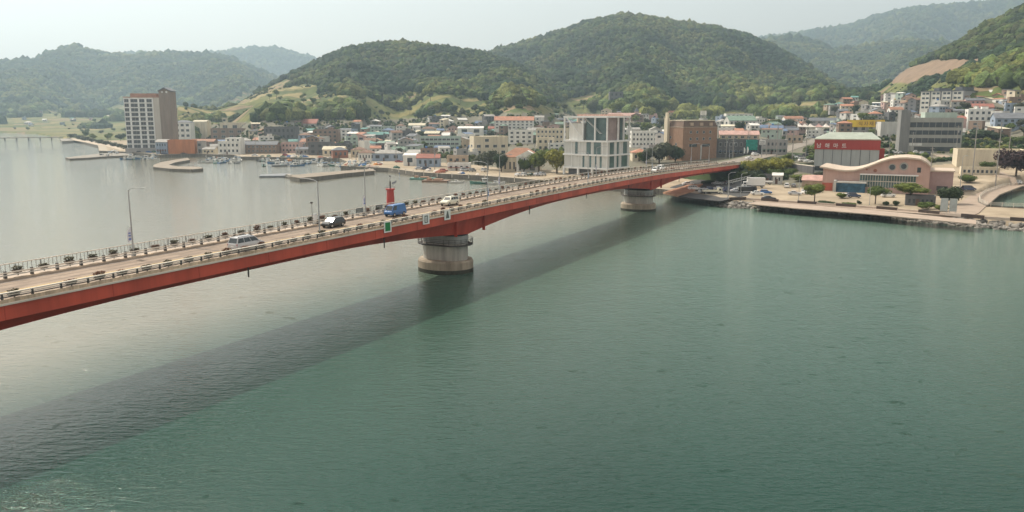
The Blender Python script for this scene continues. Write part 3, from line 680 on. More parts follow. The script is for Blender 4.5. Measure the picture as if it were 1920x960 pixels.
# ---------------------------------------------------------------- vehicles
car_glass = mat('car_glass', (.018,.024,.028), rough=.08, var=.25, spec=.9)
tyre_m = mat('tyre', (.02,.02,.02), var=.2); rim_m = mat('alloy_rim', (.5,.5,.5), rough=.35, var=.1, metal=.7)
red_l = mat('tail_lamp_red', (.35,.02,.02), rough=.25, var=.1); head_l = mat('head_lamp', (.7,.72,.72), rough=.15, var=.1); dkpl = mat('dark_plastic', (.035,.035,.035), rough=.6, var=.15)
def paint(name, c): return mat('paint_' + name, c, rough=.28, var=.05, scale=.5, spec=.7)
PAINT = {'white': (.78,.78,.76), 'silver': (.50,.51,.53), 'grey': (.20,.21,.22), 'black': (.028,.028,.03), 'blue': (.03,.13,.36), 'cream': (.70,.68,.56), 'red': (.32,.03,.025), 'dark blue': (.03,.05,.12), 'green': (.04,.09,.05)}
SHAPES = {   # length, width, body outline [(x, zbottom, ztop, halfwidth factor)], greenhouse: x at base rear/front, x at roof rear/front, roof z
 'sedan': dict(L=4.7, W=1.8, body=[(-2.35,.42,.80,.80),(-2.28,.30,.98,.94),(-1.5,.22,1.02,1),(0,.20,.98,1),(1.0,.20,.96,1),(1.9,.24,.84,.97),(2.28,.30,.70,.86),(2.35,.38,.58,.74)], g=(-1.75,1.0,-1.05,.25), hz=1.45, wh=(-1.38,1.40)),
 'hatchback': dict(L=4.2, W=1.8, body=[(-2.1,.40,.85,.86),(-2.05,.28,1.02,.96),(-1.2,.22,1.04,1),(.6,.20,1.0,1),(1.5,.22,.90,.98),(2.02,.30,.74,.86),(2.1,.38,.60,.74)], g=(-2.02,1.05,-1.62,.30), hz=1.52, wh=(-1.28,1.28)),
 'suv': dict(L=4.7, W=1.9, body=[(-2.35,.45,.95,.88),(-2.28,.32,1.10,.97),(-1.4,.27,1.12,1),(.7,.25,1.10,1),(1.8,.28,1.02,.98),(2.26,.34,.86,.88),(2.35,.45,.70,.78)], g=(-2.26,1.15,-1.90,.45), hz=1.75, wh=(-1.42,1.45)),
 'minivan': dict(L=5.05, W=1.95, body=[(-2.52,.42,.95,.88),(-2.46,.32,1.10,.97),(-1.4,.26,1.14,1),(.9,.25,1.12,1),(1.7,.28,1.04,.98),(2.36,.34,.86,.88),(2.52,.44,.68,.76)], g=(-2.46,1.55,-2.15,.75), hz=1.86, wh=(-1.55,1.58)),
 'van': dict(L=4.6, W=1.85, body=[(-2.3,.42,1.0,.92),(-2.25,.32,1.12,.98),(-1.2,.28,1.15,1),(1.2,.28,1.13,1),(1.9,.30,1.06,.98),(2.2,.34,.95,.90),(2.3,.42,.78,.82)], g=(-2.25,1.95,-2.12,1.35), hz=2.05, wh=(-1.40,1.42))}
def car_proto(kind, colour, windows=True):
    d = SHAPES[kind]; W = d['W']/2; pm = paint(colour.replace(' ', '_'), PAINT[colour])
    nm = {'sedan':'parked_car','hatchback':'hatchback_car','suv':'suv_car','minivan':'minivan','van':'cargo_van'}[kind]
    t = thing(nm, '', 'van' if kind in ('van','minivan') else 'car')
    mb = MB(); secs = []
    for x, zb, zt, f in d['body']:
        w_ = W*f; secs.append([(x,-w_*.9,zb),(x,w_*.9,zb),(x,w_,zb+.12),(x,w_*1.0,zb+(zt-zb)*.62),(x,w_*.92,zt-.02),(x,w_*.6,zt+.02),(x,-w_*.6,zt+.02),(x,-w_*.92,zt-.02),(x,-w_,zb+(zt-zb)*.62),(x,-w_,zb+.12)])
    mb.loft(secs)
    gx0, gx1, rx0, rx1 = d['g']; zb = 1.0 if kind in ('sedan','hatchback') else 1.1; zb -= .05; hz = d['hz']; wb = W*.90; wt = W*.74
    def gz(k, s=0):   # ring of the cabin at height fraction k
        e0 = gx0 + (rx0-gx0)*k; e1 = gx1 + (rx1-gx1)*k; ww = wb + (wt-wb)*k; z = zb + (hz-.06-zb)*k
        return [(e0,-ww,z),(e1,-ww,z),(e1+.06*(1-k)*0,0,z),(e1,ww,z),(e0,ww,z)]
    cab = [gz(0), gz(.5), gz(1)]
    ce = [(x*.965 + (rx0+rx1)/2*.035, y*.9, hz) for x, y, z in gz(1)]
    mb.loft(cab + [ce]); mb.build('body', pm, t)
    # windows standing 1 cm proud of the cabin
    def side(sg, xa, xb):  # fraction along cabin length
        k0, k1 = .12, .88; out = []
        for k, x in ((k0, xa), (k0, xb), (k1, xb), (k1, xa)):
            e0 = gx0 + (rx0-gx0)*k + .12; e1 = gx1 + (rx1-gx1)*k - .12; ww = wb + (wt-wb)*k + .012; z = zb + (hz-.06-zb)*k
            out.append((e0 + (e1-e0)*x, sg*ww, z))
        return out
    cuts = [(0,.30),(.33,.64),(.67,1)] if kind != 'sedan' else [(.08,.46),(.50,1)]
    if kind == 'van' and not windows: cuts = [(.72,1)]
    for sg in (-1, 1):
        mb = MB()
        for a, b in cuts: mb.add(side(sg, a, b), [(0,1,2,3)])
        mb.build('side_window', car_glass, t)
    def endw(ga, gb, sg):
        out = []
        for k, y in ((.10,-1),(.10,1),(.9,1),(.9,-1)):
            e = ga + (gb-ga)*k + sg*.014; ww = (wb + (wt-wb)*k)*.88; z = zb + (hz-.06-zb)*k; out.append((e, y*ww, z))
        return out
    mb = MB(); mb.add(endw(gx1, rx1, 1), [(0,1,2,3)]); mb.build('windscreen', car_glass, t)
    if windows or kind != 'van': mb = MB(); mb.add(endw(gx0, rx0, -1), [(0,1,2,3)]); mb.build('rear_window', car_glass, t)
    wr = .33 if kind in ('sedan','hatchback') else .36
    for wx in d['wh']:
        for sg in (-1, 1):
            mb = MB(); mb.cyl((wx, sg*(W-.20), wr), (wx, sg*(W+.015), wr), wr, wr, 14); wo = mb.build('wheel', tyre_m, t)
            mb = MB(); mb.cyl((wx, sg*(W+.012), wr), (wx, sg*(W+.03), wr), wr*.62, wr*.55, 10); mb.build('rim', rim_m, wo)
    xf = d['body'][-2][0]; xr = d['body'][1][0]
    for sg in (-1, 1):
        mb = MB(); zz = d['body'][-2][2]-.14; mb.boxb(xf-.16, xf+.02, *(sorted((sg*W*.52, sg*W*.84))), zz-.09, zz+.06); mb.build('headlight', head_l, t)
        mb = MB(); zz = d['body'][1][2]-.16; mb.boxb(xr-.05, xr+.08, *(sorted((sg*W*.66, sg*W*.93))), zz-.16, zz+.08); mb.build('taillight', red_l, t)
        mb = MB(); mb.boxb(gx1-.38, gx1-.2, *(sorted((sg*W*.95, sg*(W+.16)))), zb+.02, zb+.17); mb.build('wing_mirror', pm, t)
    mb = MB(); mb.boxb(d['body'][-1][0]-.03, d['body'][-1][0]+.03, -W*.6, W*.6, .40, .54); mb.build('grille', dkpl, t)
    if kind in ('suv','minivan'):
        mb = MB()
        for sg in (-1, 1): mb.boxb(rx0+.15, rx1-.2, sg*wt*.82-.03, sg*wt*.82+.03, hz+.03, hz+.08); mb.boxb(rx0+.2,rx0+.28,sg*wt*.82-.03,sg*wt*.82+.03,hz-.03,hz+.03); mb.boxb(rx1-.35,rx1-.27,sg*wt*.82-.03,sg*wt*.82+.03,hz-.03,hz+.03)
        mb.build('roof_rail', dkpl, t)
    mb = MB(); mb.boxb(d['body'][0][0]-.012, d['body'][0][0]+.01, -.26, .26, .62, .74); mb.build('number_plate', white, t)
    return t
PROTO = {}
def car(kind, colour, loc, rz, label, group='parked cars', cat=None, windows=True):
    key = (kind, colour, windows)
    if key not in PROTO: o = PROTO[key] = car_proto(kind, colour, windows)
    else: o = copy_tree(PROTO[key])
    o.location = loc; o.rotation_euler = (0, 0, rz); o['group'] = group
    if label: o['label'] = label
    return o
AWAY = BANG; BACK = BANG + math.pi
def on_bridge(kind, colour, px, pc, heading, label, windows=True):
    s = s_at(px, pc); return car(kind, colour, B(s, pc, .01), heading, label, 'cars driving over the bridge', windows=windows)
on_bridge('minivan', 'silver', 463, 81.4, AWAY, 'silver minivan driving away over the bridge, leftmost of the vehicles on it')
on_bridge('hatchback', 'black', 625, 85.6, BACK, 'dark hatchback coming towards the camera near the bare lamp post')
on_bridge('van', 'blue', 741, 85.3, BACK, 'bright blue van on the bridge above the green board', windows=False)
on_bridge('suv', 'cream', 843, 86.0, BACK, 'pale cream hatchback coming over the bridge above the near pier')
on_bridge('suv', 'white', 1229, 82.6, BACK+.03, 'white car on the bridge above the far pier, the nearer of two close together')
on_bridge('minivan', 'white', 1238, 85.9, BACK, 'white minivan on the bridge just behind the other white car above the far pier')
for k_, v_ in {'the silver minivan':(463,455),'the dark hatchback':(625,417),'the blue van':(742,400),'the cream hatchback':(843,378)}.items(): LAND[k_] = v_
def truck(loc, rz, label, cabc='white', boxc='white', name='box_truck', L=5.2, hb=2.3, bed=False):
    t = thing(name, label, 'truck', loc, rz, 'trucks'); pm = paint(cabc, PAINT[cabc])
    mb = MB(); mb.loft([[(2.1,-1,.45),(2.1,1,.45),(2.1,1,2.25),(2.1,-1,2.25)],[(3.2,-1,.45),(3.2,1,.45),(3.1,.95,2.25),(3.1,-.95,2.25)],[(3.85,-.98,.45),(3.85,.98,.45),(3.35,.9,2.15),(3.35,-.9,2.15)]]); mb.build('cab', pm, t)
    mb = MB(); mb.add([(3.80,-.85,1.30),(3.80,.85,1.30),(3.47,.80,2.05),(3.47,-.80,2.05)], [(0,1,2,3)]); mb.build('windscreen', car_glass, t)
    for sg in (-1,1): mb = MB(); mb.add([(2.45,sg*1.01,1.3),(3.35,sg*1.01,1.3),(3.15,sg*.975,2.0),(2.45,sg*1.0,2.0)], [(0,1,2,3)]); mb.build('side_window', car_glass, t)
    mb = MB(); mb.boxb(-L+1.9, 2.6, -.5, .5, .5, .85); mb.build('chassis', dkpl, t)
    mb = MB()
    if bed: mb.boxb(-L+1.9,1.95,-1.05,1.05,.86,.95); mb.boxb(-L+1.9,1.95,-1.05,-1.0,.95,1.4); mb.boxb(-L+1.9,1.95,1.0,1.05,.95,1.4); mb.boxb(-L+1.9,-L+1.95,-1.0,1.0,.95,1.4); mb.boxb(1.9,1.95,-1.0,1.0,.95,1.5); mb.build('cargo_bed', pm, t)
    else:
        mb.boxb(-L+1.9, 1.95, -1.15, 1.15, .90, .90+hb); mb.build('cargo_box', paint(boxc, PAINT[boxc]), t)
        mb = MB(); mb.boxb(-L+1.87, -L+1.9, -1.1, 1.1, .95, .85+hb); mb.build('rear_door', steel, t)
    for wx in (2.9, -L+3.0):
        for sg in (-1,1): mb = MB(); mb.cyl((wx,sg*.78,.42),(wx,sg*1.04,.42),.42,.42,14); wo = mb.build('wheel', tyre_m, t); mb = MB(); mb.cyl((wx,sg*1.03,.42),(wx,sg*1.06,.42),.24,.22,10); mb.build('rim', rim_m, wo)
    for sg in (-1,1): mb = MB(); mb.boxb(3.74,3.87,*sorted((sg*.55,sg*.9)),.7,.9); mb.build('headlight', head_l, t)
    return t
# ================================================================ SHORE: quays, moles, walls, rocks
quay_m = mat('quay_wall', (.17,.155,.13), var=.35, scale=.8, streak=True); apron_m = mat('quay_concrete', (.33,.28,.21), var=.14, scale=.12)
def poly_slab(name, pts, z0, z1, m, label=None, cat=None, kind=None, side_m=None, group=None):
    mb = MB(); mb.prism([(p.x, p.y) for p in pts], z0, z1); o = mb.build(name, m)
    if side_m: 
        o.data.materials.append(side_m)
        for f in o.data.polygons:
            if abs(f.normal.z) < .5: f.material_index = 1
    tag(o, label, cat, group, kind); return o
# strip of quay along the whole shore: vertical wall and a coping on land side
sh3 = [Vector((p.x, p.y, 0)) for p in SHORE]
mb = MB(); secs = []
for i, p in enumerate(sh3):
    a = sh3[max(0, i-1)]; b = sh3[min(len(sh3)-1, i+1)]; d = (b-a).normalized(); nn = Vector((-d.y, d.x, 0))
    wd = 6
    o_ = p - nn * .3; q_ = p + nn * wd
    top = 2.32 if i >= 4 else 1.6
    secs.append([(o_.x, o_.y, -3), (o_.x, o_.y, top), (q_.x, q_.y, top), (q_.x, q_.y, -3)])
mb.loft(secs[4:31]); o = mb.build('quayside', apron_m); o.data.materials.append(quay_m)
for f in o.data.polygons:
    if abs(f.normal.z) < .5: f.material_index = 1
tag(o, 'concrete quay edge of the harbour with dark wall to the water', kind='structure')
mole_m = mat('mole_top', (.24,.20,.155), var=.2, scale=.3)
# moles and breakwaters -------------------------------------------------------
def px_poly(l, z): return [P(a, b, z) for a, b in l]
def rocks(name, label, line, n, r, spread, z=(-.2, 1.2), colr=(.24,.225,.195)):
    pts = []; g = np.random.default_rng(n)
    for _ in range(n):
        t = g.uniform(0, len(line) - 1.001); i = int(t); a, b = line[i], line[i+1]; d = (b-a).normalized(); nn = Vector((-d.y, d.x, 0))
        h = g.random(); c = a.lerp(b, t - i) - nn * (h * spread); pts.append((c.x, c.y, z[1] + (z[0]-z[1]) * h))
    pts = np.array(pts); rad = g.uniform(r*.55, r*1.25, n)
    me = blob_mesh(name, pts, rad, 1, np.repeat(np.array([[*colr]]), n, 0) * g.uniform(.5, 1.5, (n, 1)), ROCKM, (.6, .9)); o = put(name, me); tag(o, label, kind='stuff'); return o
ROCKM = bpy.data.materials.new('rock'); ROCKM.use_nodes = True
_t = ROCKM.node_tree; _a = _t.nodes.new('ShaderNodeAttribute'); _a.attribute_name = 'tree_colour'; _t.links.new(_a.outputs['Color'], _t.nodes['Principled BSDF'].inputs['Base Color']); _t.nodes['Principled BSDF'].inputs['Roughness'].default_value = .85
poly_slab('curved_mole', px_poly([(352,296),(330,299),(302,304),(288,309.5),(287,313),(318,316),(360,317.5),(381,315.5),(374,312.5),(333,312),(316,309),(328,304.5),(356,299.5)], 1.6), -3, 1.6, mole_m, 'curved concrete mole reaching out in front of the orange brick house', 'breakwater', side_m=quay_m)
poly_slab('breakwater', px_poly([(250,287),(190,287.5),(150,292),(122,295.3),(130,297.3),(160,296),(200,293),(250,291)], 1.3), -3, 1.3, mat('dark_mole', (.22,.20,.17)), 'low dark breakwater spit left of the boats by the tower block', 'breakwater', side_m=quay_m)
poly_slab('rubble_jetty', px_poly([(700,316.5),(640,320.5),(585,324.5),(550,328),(544,331),(562,333.5),(598,330.5),(650,324.5),(702,320)], 2.0), -3, 2.0, mole_m, 'long rubble jetty with pale top in the middle of the harbour', 'breakwater', side_m=quay_m)
jl = [P(a, b, 0) for a, b in [(700,321.5),(650,327),(600,333),(566,336.5),(540,333)]]
rocks('jetty_rocks', 'boulders heaped along the seaward side of the jetty', jl, 260, 1.0, -1.8)
poly_slab('floating_pontoon', px_poly([(545,324.5),(489,327),(486,329.8),(547,329.2)], .9), -.4, .9, mat('pontoon_deck', (.20,.22,.24)), 'grey floating pontoon at the outer end of the rubble jetty', 'pontoon')
LAND['the rubble jetty'] = (610, 330); LAND['the curved mole'] = (330, 312)
# low causeway bridge at the far left
ca_ = P(-60, 265.5, 0); cb_ = P(118, 262.5, 0); t = thing('causeway_bridge', 'low grey footbridge on posts at the far left of the bay', 'bridge', ca_)
dv = cb_ - ca_; mb = MB(); mb.bar(Vector((0,0,3.4)), dv + Vector((0,0,3.4)), 5, .9); mb.build('deck', mat('far_deck', (.30,.29,.27)), t)
for k in range(1, 8): q = dv * (k / 8); mb = MB(); mb.cyl(q + Vector((0,0,-2)), q + Vector((0,0,3)), .7); mb.build('column', quay_m, t)
mb = MB(); 
for sg in (-2.4, 2.4): mb.bar(Vector((0,sg,4.6)), dv + Vector((0,sg,4.6)), .12, .12)
mb.build('railing', steel, t)
poly_slab('stone_mole', px_poly([(112,260),(128,260),(138,263.5),(116,265)], 2.5), -3, 2.6, mat('dark_mole',(0,0,0)), 'small stone head where the far footbridge meets the shore', 'breakwater')
# shore road at left, kerb wall of dark green planting beside it
ribbon('shore_road', drape([P(128,259,2), P(170,266,2), P(215,274,2), P(245,281,2.2)], 8, .15), 16, mat('pale_shore_road', (.46,.38,.29)), label='pale shore road curving along the left bank')
# right hand seawall: alternating dark and pale parapet blocks ------------------
wl = [P(a, b, 0) for a, b in SH[-12:-1]]   # 1402 .. 2100
wl = [p for p in wl]
def along(line, step):
    out = []; acc = 0; L_ = [0]
    for a, b in zip(line[:-1], line[1:]): L_.append(L_[-1] + (b-a).length)
    d = 0
    while d < L_[-1]:
        i = max(k for k in range(len(L_)) if L_[k] <= d); i = min(i, len(line)-2); t_ = (d - L_[i]) / (L_[i+1] - L_[i]); out.append(line[i].lerp(line[i+1], t_)); d += step
    return out
blk = along(wl, 6.0)
t = thing('seawall_parapet', 'long low seawall of alternating dark and pale blocks above the rocks', 'wall', blk[0]); b0 = blk[0]
for i, (a, b) in enumerate(zip(blk[:-1], blk[1:])):
    d = (b-a); nn = Vector((-d.y, d.x, 0)).normalized(); a2, b2 = a - b0 - nn*.05, b - b0 - nn*.05
    dark = (i % 2 == 0)
    mb = MB(); hh = 1.0 if dark else .75
    mb.bar(a2 + Vector((0,0,2.2+hh/2)), b2 + Vector((0,0,2.2+hh/2)), .45, hh); mb.build('wall_block', mat('dark_block', (.085,.06,.05), var=.3) if dark else mat('pale_block', (.50,.41,.34), var=.15), t)
rocks('shore_rocks', 'loose riprap boulders at the foot of the right hand seawall', [p - Vector((0,0,0)) for p in along(wl, 12)], 620, .85, 3.8, (-.25, 1.5), (.20,.185,.165))
rocks('ramp_rocks', 'boulders round the sandy ramp right of the bridge', [P(a, b, 0) for a, b in [(1342,380.5),(1356,384),(1370,389),(1402,388)]], 90, .8, 2.6, (-.25, 1.3), (.20,.185,.165))
# deck (orange timber landing) partly under the bridge
poly_slab('timber_landing', px_poly([(1243,361),(1290,347),(1318,345),(1300,358),(1270,367)], 2.6), 2.2, 2.75, mat('orange_timber', (.40,.22,.14), var=.2), 'orange timber landing under the red bridge right of the far pier', 'landing stage')
# paved sheets
def sheet(name, l, z, m, label):
    p_ = px_poly(l, z); mb = MB(); mb.prism([(q.x, q.y) for q in p_], z - .25, z); o = mb.build(name, m); tag(o, label, kind='structure')
tile = mat('pink_paving', (.37,.295,.24), var=.12, scale=.3)
sheet('shade_painted_lot', [(1246,363),(1258,350),(1300,338),(1390,328),(1425,338),(1402,366),(1350,377),(1300,372)], 2.31, mat('shade_painted_asphalt', (.055,.055,.055), var=.25, scale=.3), 'asphalt lot under the town end of the bridge, its shade painted dark')  # lot surface darkened to paint in the shade of the bridge
sheet('promenade', [(1402,382),(1500,391),(1630,401),(1770,414),(1830,420),(1830,412),(1770,407),(1630,393),(1500,383),(1420,377)], 2.30, tile, 'pink paved promenade behind the seawall')
rd2 = mat('coast_road', (.33,.26,.205), var=.12, scale=.2)
ribbon('coast_road', [p + Vector((0,0,.12)) for p in dens([P(1420,376,2.2), P(1560,385,2.2), P(1700,397,2.2), P(1800,403,2.2), P(1822,385,2.2), P(1850,364,2.2), P(1895,348,2.3), P(1960,338,2.6)], 5)], 8, rd2, label='pinkish coast road bending round the small basin at right')
ribbon('back_road', drape([P(1895,348,2.4), P(1850,333,3), P(1800,318,4), P(1760,306,5)], 5, .12), 6, rd2, label='narrow lane climbing behind the pink visitor centre')
# basin railing (white) and wall
il = [P(a, b, 0) for a, b in [(2000,404.5),(1900,402.5),(1850,400),(1836,393),(1835,385),(1847,373.5),(1878,362),(1925,355)]]
t = thing('basin_railing', 'white curved railing round the small dark basin at the right edge', 'railing', il[0]); i0 = il[0]
for i, (a, b) in enumerate(zip(il[:-1], il[1:])):
    mb = MB()
    for zz in (.5,.85,1.2): mb.bar(a-i0+Vector((0,0,2.3+zz)), b-i0+Vector((0,0,2.3+zz)), .10, .10)
    mb.build('rail', railw, t)
for p in along(il, 3.0): mb = MB(); mb.boxb(-.08,.08,-.08,.08,2.2,3.6); mb.build('post', railw, t, p - i0)
mb = MB(); mb.loft([[(p.x,p.y,-3),(p.x,p.y,2.45),(p.x-.5,p.y+.2,2.45),(p.x-.5,p.y+.2,-3)] for p in il]); tag(mb.build('basin_wall', quay_m), 'dark stone wall lining the small basin at right', 'wall')

# ================================================================ BUILDINGS
W_ = dict(
 white=('white', (.70,.69,.65)), cream=('cream', (.62,.55,.42)), pale=('pale grey', (.52,.51,.48)), grey=('grey', (.33,.32,.31)), dark=('dark grey', (.12,.12,.125)),
 brown=('brown', (.24,.17,.13)), brick=('red brick', (.30,.13,.085)), pink=('pink', (.52,.36,.33)), blue=('blue grey', (.28,.34,.43)), green=('pale green', (.40,.48,.42)), tan=('tan', (.45,.35,.26)), orange=('orange brick', (.50,.20,.09)), yellow=('yellow', (.62,.52,.22)))
R_ = dict(
 green=('green', (.17,.25,.20)), grey=('grey', (.34,.33,.31)), white=('white', (.68,.67,.64)), red=('red', (.30,.12,.09)), orange=('orange', (.42,.20,.13)), blue=('blue', (.12,.17,.27)), teal=('teal', (.12,.27,.25)), brown=('brown', (.20,.12,.085)),
 dark=('dark', (.075,.075,.08)), cream=('cream', (.60,.55,.42)), slate=('slate', (.15,.16,.18)), rust=('rusty', (.33,.17,.11)), pink=('pink', (.50,.32,.28)))
def wm(k): return mat('wall_' + W_[k][0].replace(' ', '_'), W_[k][1], var=.16, scale=.35, streak=True)
def rm(k): return mat('roof_' + R_[k][0], R_[k][1], var=.22, scale=.4)
winm = glass_mat('window_glass', (.045,.055,.065)); frm = mat('window_frame', (.55,.55,.53), var=.1); doorm = mat('door_brown', (.13,.08,.06), var=.2); shopm = mat('shop_shutter', (.35,.36,.38), var=.25)
_wc = {}
def win_mesh(w_, h_):
    k = (round(w_, 1), round(h_, 1))
    if k not in _wc:
        a, b = k; mb = MB(); mb.boxb(-a/2, a/2, -.03, .05, 0, b); pane = mb.mesh('pane', winm)
        fb = MB(); t_ = .09
        fb.boxb(-a/2-t_, -a/2, -.07, .05, -t_, b+t_); fb.boxb(a/2, a/2+t_, -.07, .05, -t_, b+t_); fb.boxb(-a/2, a/2, -.07, .05, b, b+t_); fb.boxb(-a/2-.08, a/2+.08, -.14, .05, -t_-.04, 0)
        if a > 1.3: fb.boxb(-.04, .04, -.055, .05, 0, b)
        _wc[k] = (pane, fb.mesh('window', frm))
    return _wc[k]
def add_win(t, x, y, z, w_, h_, rz=0, frame=True):
    pane, f = win_mesh(w_, h_)
    if frame: o = put('window', f, t, (x, y, z), rz); put('pane', pane, o)
    else: o = put('window', pane, t, (x, y, z), rz)
    return o
def facade(t, x0, x1, z0, z1, floors, cols_, plane, side='front', wfrac=.45, hfrac=.48, frame=True, jitter=.0):
    fh = (z1 - z0) / floors; cw = (x1 - x0) / max(cols_, 1)
    for f in range(floors):
        for c in range(cols_):
            if jitter and random.random() < jitter: continue
            x = x0 + (c + .5) * cw; w_ = max(.6, cw * wfrac); h_ = fh * hfrac; z = z0 + f * fh + fh * (1 - hfrac) * .55
            if side == 'front': add_win(t, x, plane - .02, z, w_, h_, 0, frame)
            elif side == 'right': add_win(t, plane + .02, x, z, w_, h_, math.pi/2, frame)
            else: add_win(t, plane - .02, x, z, w_, h_, -math.pi/2, frame)
FOOT = []
def add_roof(t, kind, w_, d, h, rk, wk, over=.35, rise=None):
    m = rm(rk)
    if kind == 'flat':
        mb = MB(); mb.boxb(-w_/2+.22, w_/2-.22, .22, d-.22, h-.05, h+.04); mb.build('roof', m, t)
        mb = MB(); e = .22; hp = .75
        mb.boxb(-w_/2, w_/2, -.03, e, h, h+hp); mb.boxb(-w_/2, w_/2, d-e, d, h, h+hp); mb.boxb(-w_/2, -w_/2+e, e, d-e, h, h+hp); mb.boxb(w_/2-e, w_/2, e, d-e, h, h+hp); mb.build('parapet', wm(wk), t)
    elif kind in ('gable', 'gablex'):
        r = rise or min(w_, d) * .22; o = over
        if kind == 'gable':   # ridge along x
            mb = MB(); mb.prismx([(-o,h-.1),(d/2,h+r),(d+o,h-.1),(d+o,h+.12),(d/2,h+r+.24),(-o,h+.12)], -w_/2-o, w_/2+o); mb.build('roof', m, t)
            mb = MB(); mb.prismx([(0,h),(d,h),(d/2,h+r)], -w_/2, w_/2); mb.build('gable_wall', wm(wk), t)
        else:
            mb = MB(); mb.prismy([(-w_/2-o,h-.1),(0,h+r),(w_/2+o,h-.1),(w_/2+o,h+.12),(0,h+r+.24),(-w_/2-o,h+.12)], -o, d+o); mb.build('roof', m, t)
            mb = MB(); mb.prismy([(-w_/2,h),(w_/2,h),(0,h+r)], 0, d); mb.build('gable_wall', wm(wk), t)
    elif kind == 'hip':
        r = rise or min(w_, d) * .24; o = over; k = min(w_, d) / 2
        mb = MB(); a = [(-w_/2-o,-o,h),(w_/2+o,-o,h),(w_/2+o,d+o,h),(-w_/2-o,d+o,h)]; a2 = [(x,y,h+.15) for x,y,z in a]
        rx = max(w_/2 - k, .2); ry = max(d/2 - k, .2)
        mb.loft([a, a2, [(-rx,d/2-ry,h+r),(rx,d/2-ry,h+r),(rx,d/2+ry,h+r),(-rx,d/2+ry,h+r)]]); mb.build('roof', m, t)
    elif kind == 'shed':
        r = rise or d * .12; o = over
        mb = MB(); mb.prismx([(-o,h-.05),(d+o,h+r),(d+o,h+r+.15),(-o,h+.12)], -w_/2-o, w_/2+o); mb.build('roof', m, t)
        mb = MB(); mb.prismx([(0,h),(d,h),(d,h+r)], -w_/2, w_/2); mb.build('gable_wall', wm(wk), t)
    elif kind == 'vault':
        r = rise or d*.2; pts = [(d/2 - (d/2+over)*math.cos(math.pi*k/10), h + r*math.sin(math.pi*k/10)) for k in range(11)]
        mb = MB(); mb.prismx(pts, -w_/2-over, w_/2+over); mb.build('roof', m, t)
def extras(t, w_, d, h, wk, what):
    if 'tank' in what:
        mb = MB(); x = -w_*.25; mb.cyl((x,d*.6,h+.1),(x,d*.6,h+1.7),.85,.8,12); mb.cyl((x,d*.6,h+1.7),(x,d*.6,h+1.95),.8,.25,12); mb.build('water_tank', mat('yellow_tank', (.55,.42,.10)) if 'y' in what else mat('blue_tank', (.06,.16,.38)), t, smooth=False)
    if 'stair' in what:
        mb = MB(); mb.boxb(w_*.08, w_*.08+min(4,w_*.35), d*.35, d*.35+min(4,d*.45), h, h+2.4); o = mb.build('stair_room', wm(wk), t); mb = MB(); mb.boxb(w_*.08-.2, w_*.08+min(4,w_*.35)+.2, d*.35-.2, d*.35+min(4,d*.45)+.2, h+2.4, h+2.6); mb.build('slab', rm('grey'), o)
    if 'ac' in what:
        for k in range(2): mb = MB(); mb.boxb(w_*.3-.4*k*3, w_*.3+.8-.4*k*3, d*.2, d*.2+.5, h, h+.9); mb.build('air_conditioner', frm, t)
def bld(label, x0, x1, yb, yt, wall='white', roof='flat', rk='grey', fl=2, d=9, yaw=0, cols_=None, sidec=1, ex='', cat='house', name=None, wf=.45, hf=.45, frame=None, door=True, group=None, jit=0, land=None, rise=None, shop=False, z=None):
    gp = G((x0+x1)/2, yb) if z is None else P((x0+x1)/2, yb, z); pm_ = PXM(gp); a = R(yaw); view = math.atan2(gp.x, gp.y)
    rel = a + view                               # angle between facade normal and the sight line
    Wt = (x1 - x0) / pm_; w_ = max(3.0, (Wt - d * abs(math.sin(rel))) / max(.35, math.cos(rel)))
    hpx = (yb - yt) / pm_; h = max(2.4, hpx - (0.75 if roof == 'flat' else (rise or min(w_, d)*.22) * .85))
    # front-left/right corner so that the visible silhouette is centred on the pixels
    sgn = 1 if rel > 0 else -1
    c = Vector((gp.x, gp.y, gp.z)); off = Vector((math.cos(a), math.sin(a), 0)) * (sgn * -d * abs(math.sin(rel)) / 2 * -1 * 0)
    dep = Vector((-math.sin(a), math.cos(a), 0)) * 0
    # lateral shift: the side wall shows on one flank
    side = d * math.sin(rel); lat = Vector((math.cos(view), -math.sin(view), 0)) * (side / 2)
    c = c - lat
    t = thing(name or ('house' if cat == 'house' else cat.replace(' ', '_')), label or '', cat, c, a, group)
    FOOT.append((c.x + math.sin(-a)*d/2, c.y + math.cos(a)*d/2, max(w_, d) * .5))
    mb = MB(); mb.boxb(-w_/2, w_/2, 0, d, -2.5, h); mb.build('wall', wm(wall), t)
    add_roof(t, roof, w_, d, h, rk, wall, rise=rise)
    if frame is None: frame = (w_ * pm_ > 60)
    if cols_ is None: cols_ = max(1, min(9, int(w_ / 3.2)))
    facade(t, -w_/2 + .5, w_/2 - .5, .4, h, fl, cols_, 0, 'front', wf, hf, frame, jit)
    if sidec:
        if rel > .05: facade(t, .8, d - .8, .4, h, fl, sidec, w_/2, 'right', .32, hf * .9, frame, jit)
        if rel < -.05 or sidec: facade(t, .8, d - .8, .4, h, fl, sidec, -w_/2, 'left', .32, hf * .9, frame, jit)
    if door: mb = MB(); mb.boxb(-w_*.1-.5, -w_*.1+.5, -.09, .02, 0, 2.1); mb.build('door', doorm, t)
    if shop: mb = MB(); mb.boxb(-w_/2+.4, w_/2-.4, -1.0, .02, min(2.7, h*.5), min(2.7, h*.5)+.25); mb.build('awning', rm(random.choice(['blue','green','white','red'])), t)
    if roof == 'flat': extras(t, w_, d, h, wall, ex)
    if land: LAND[land] = ((x0+x1)/2, (yb+yt)/2)
    t['_px'] = [(x0+x1)/2, (yb+yt)/2]; return t
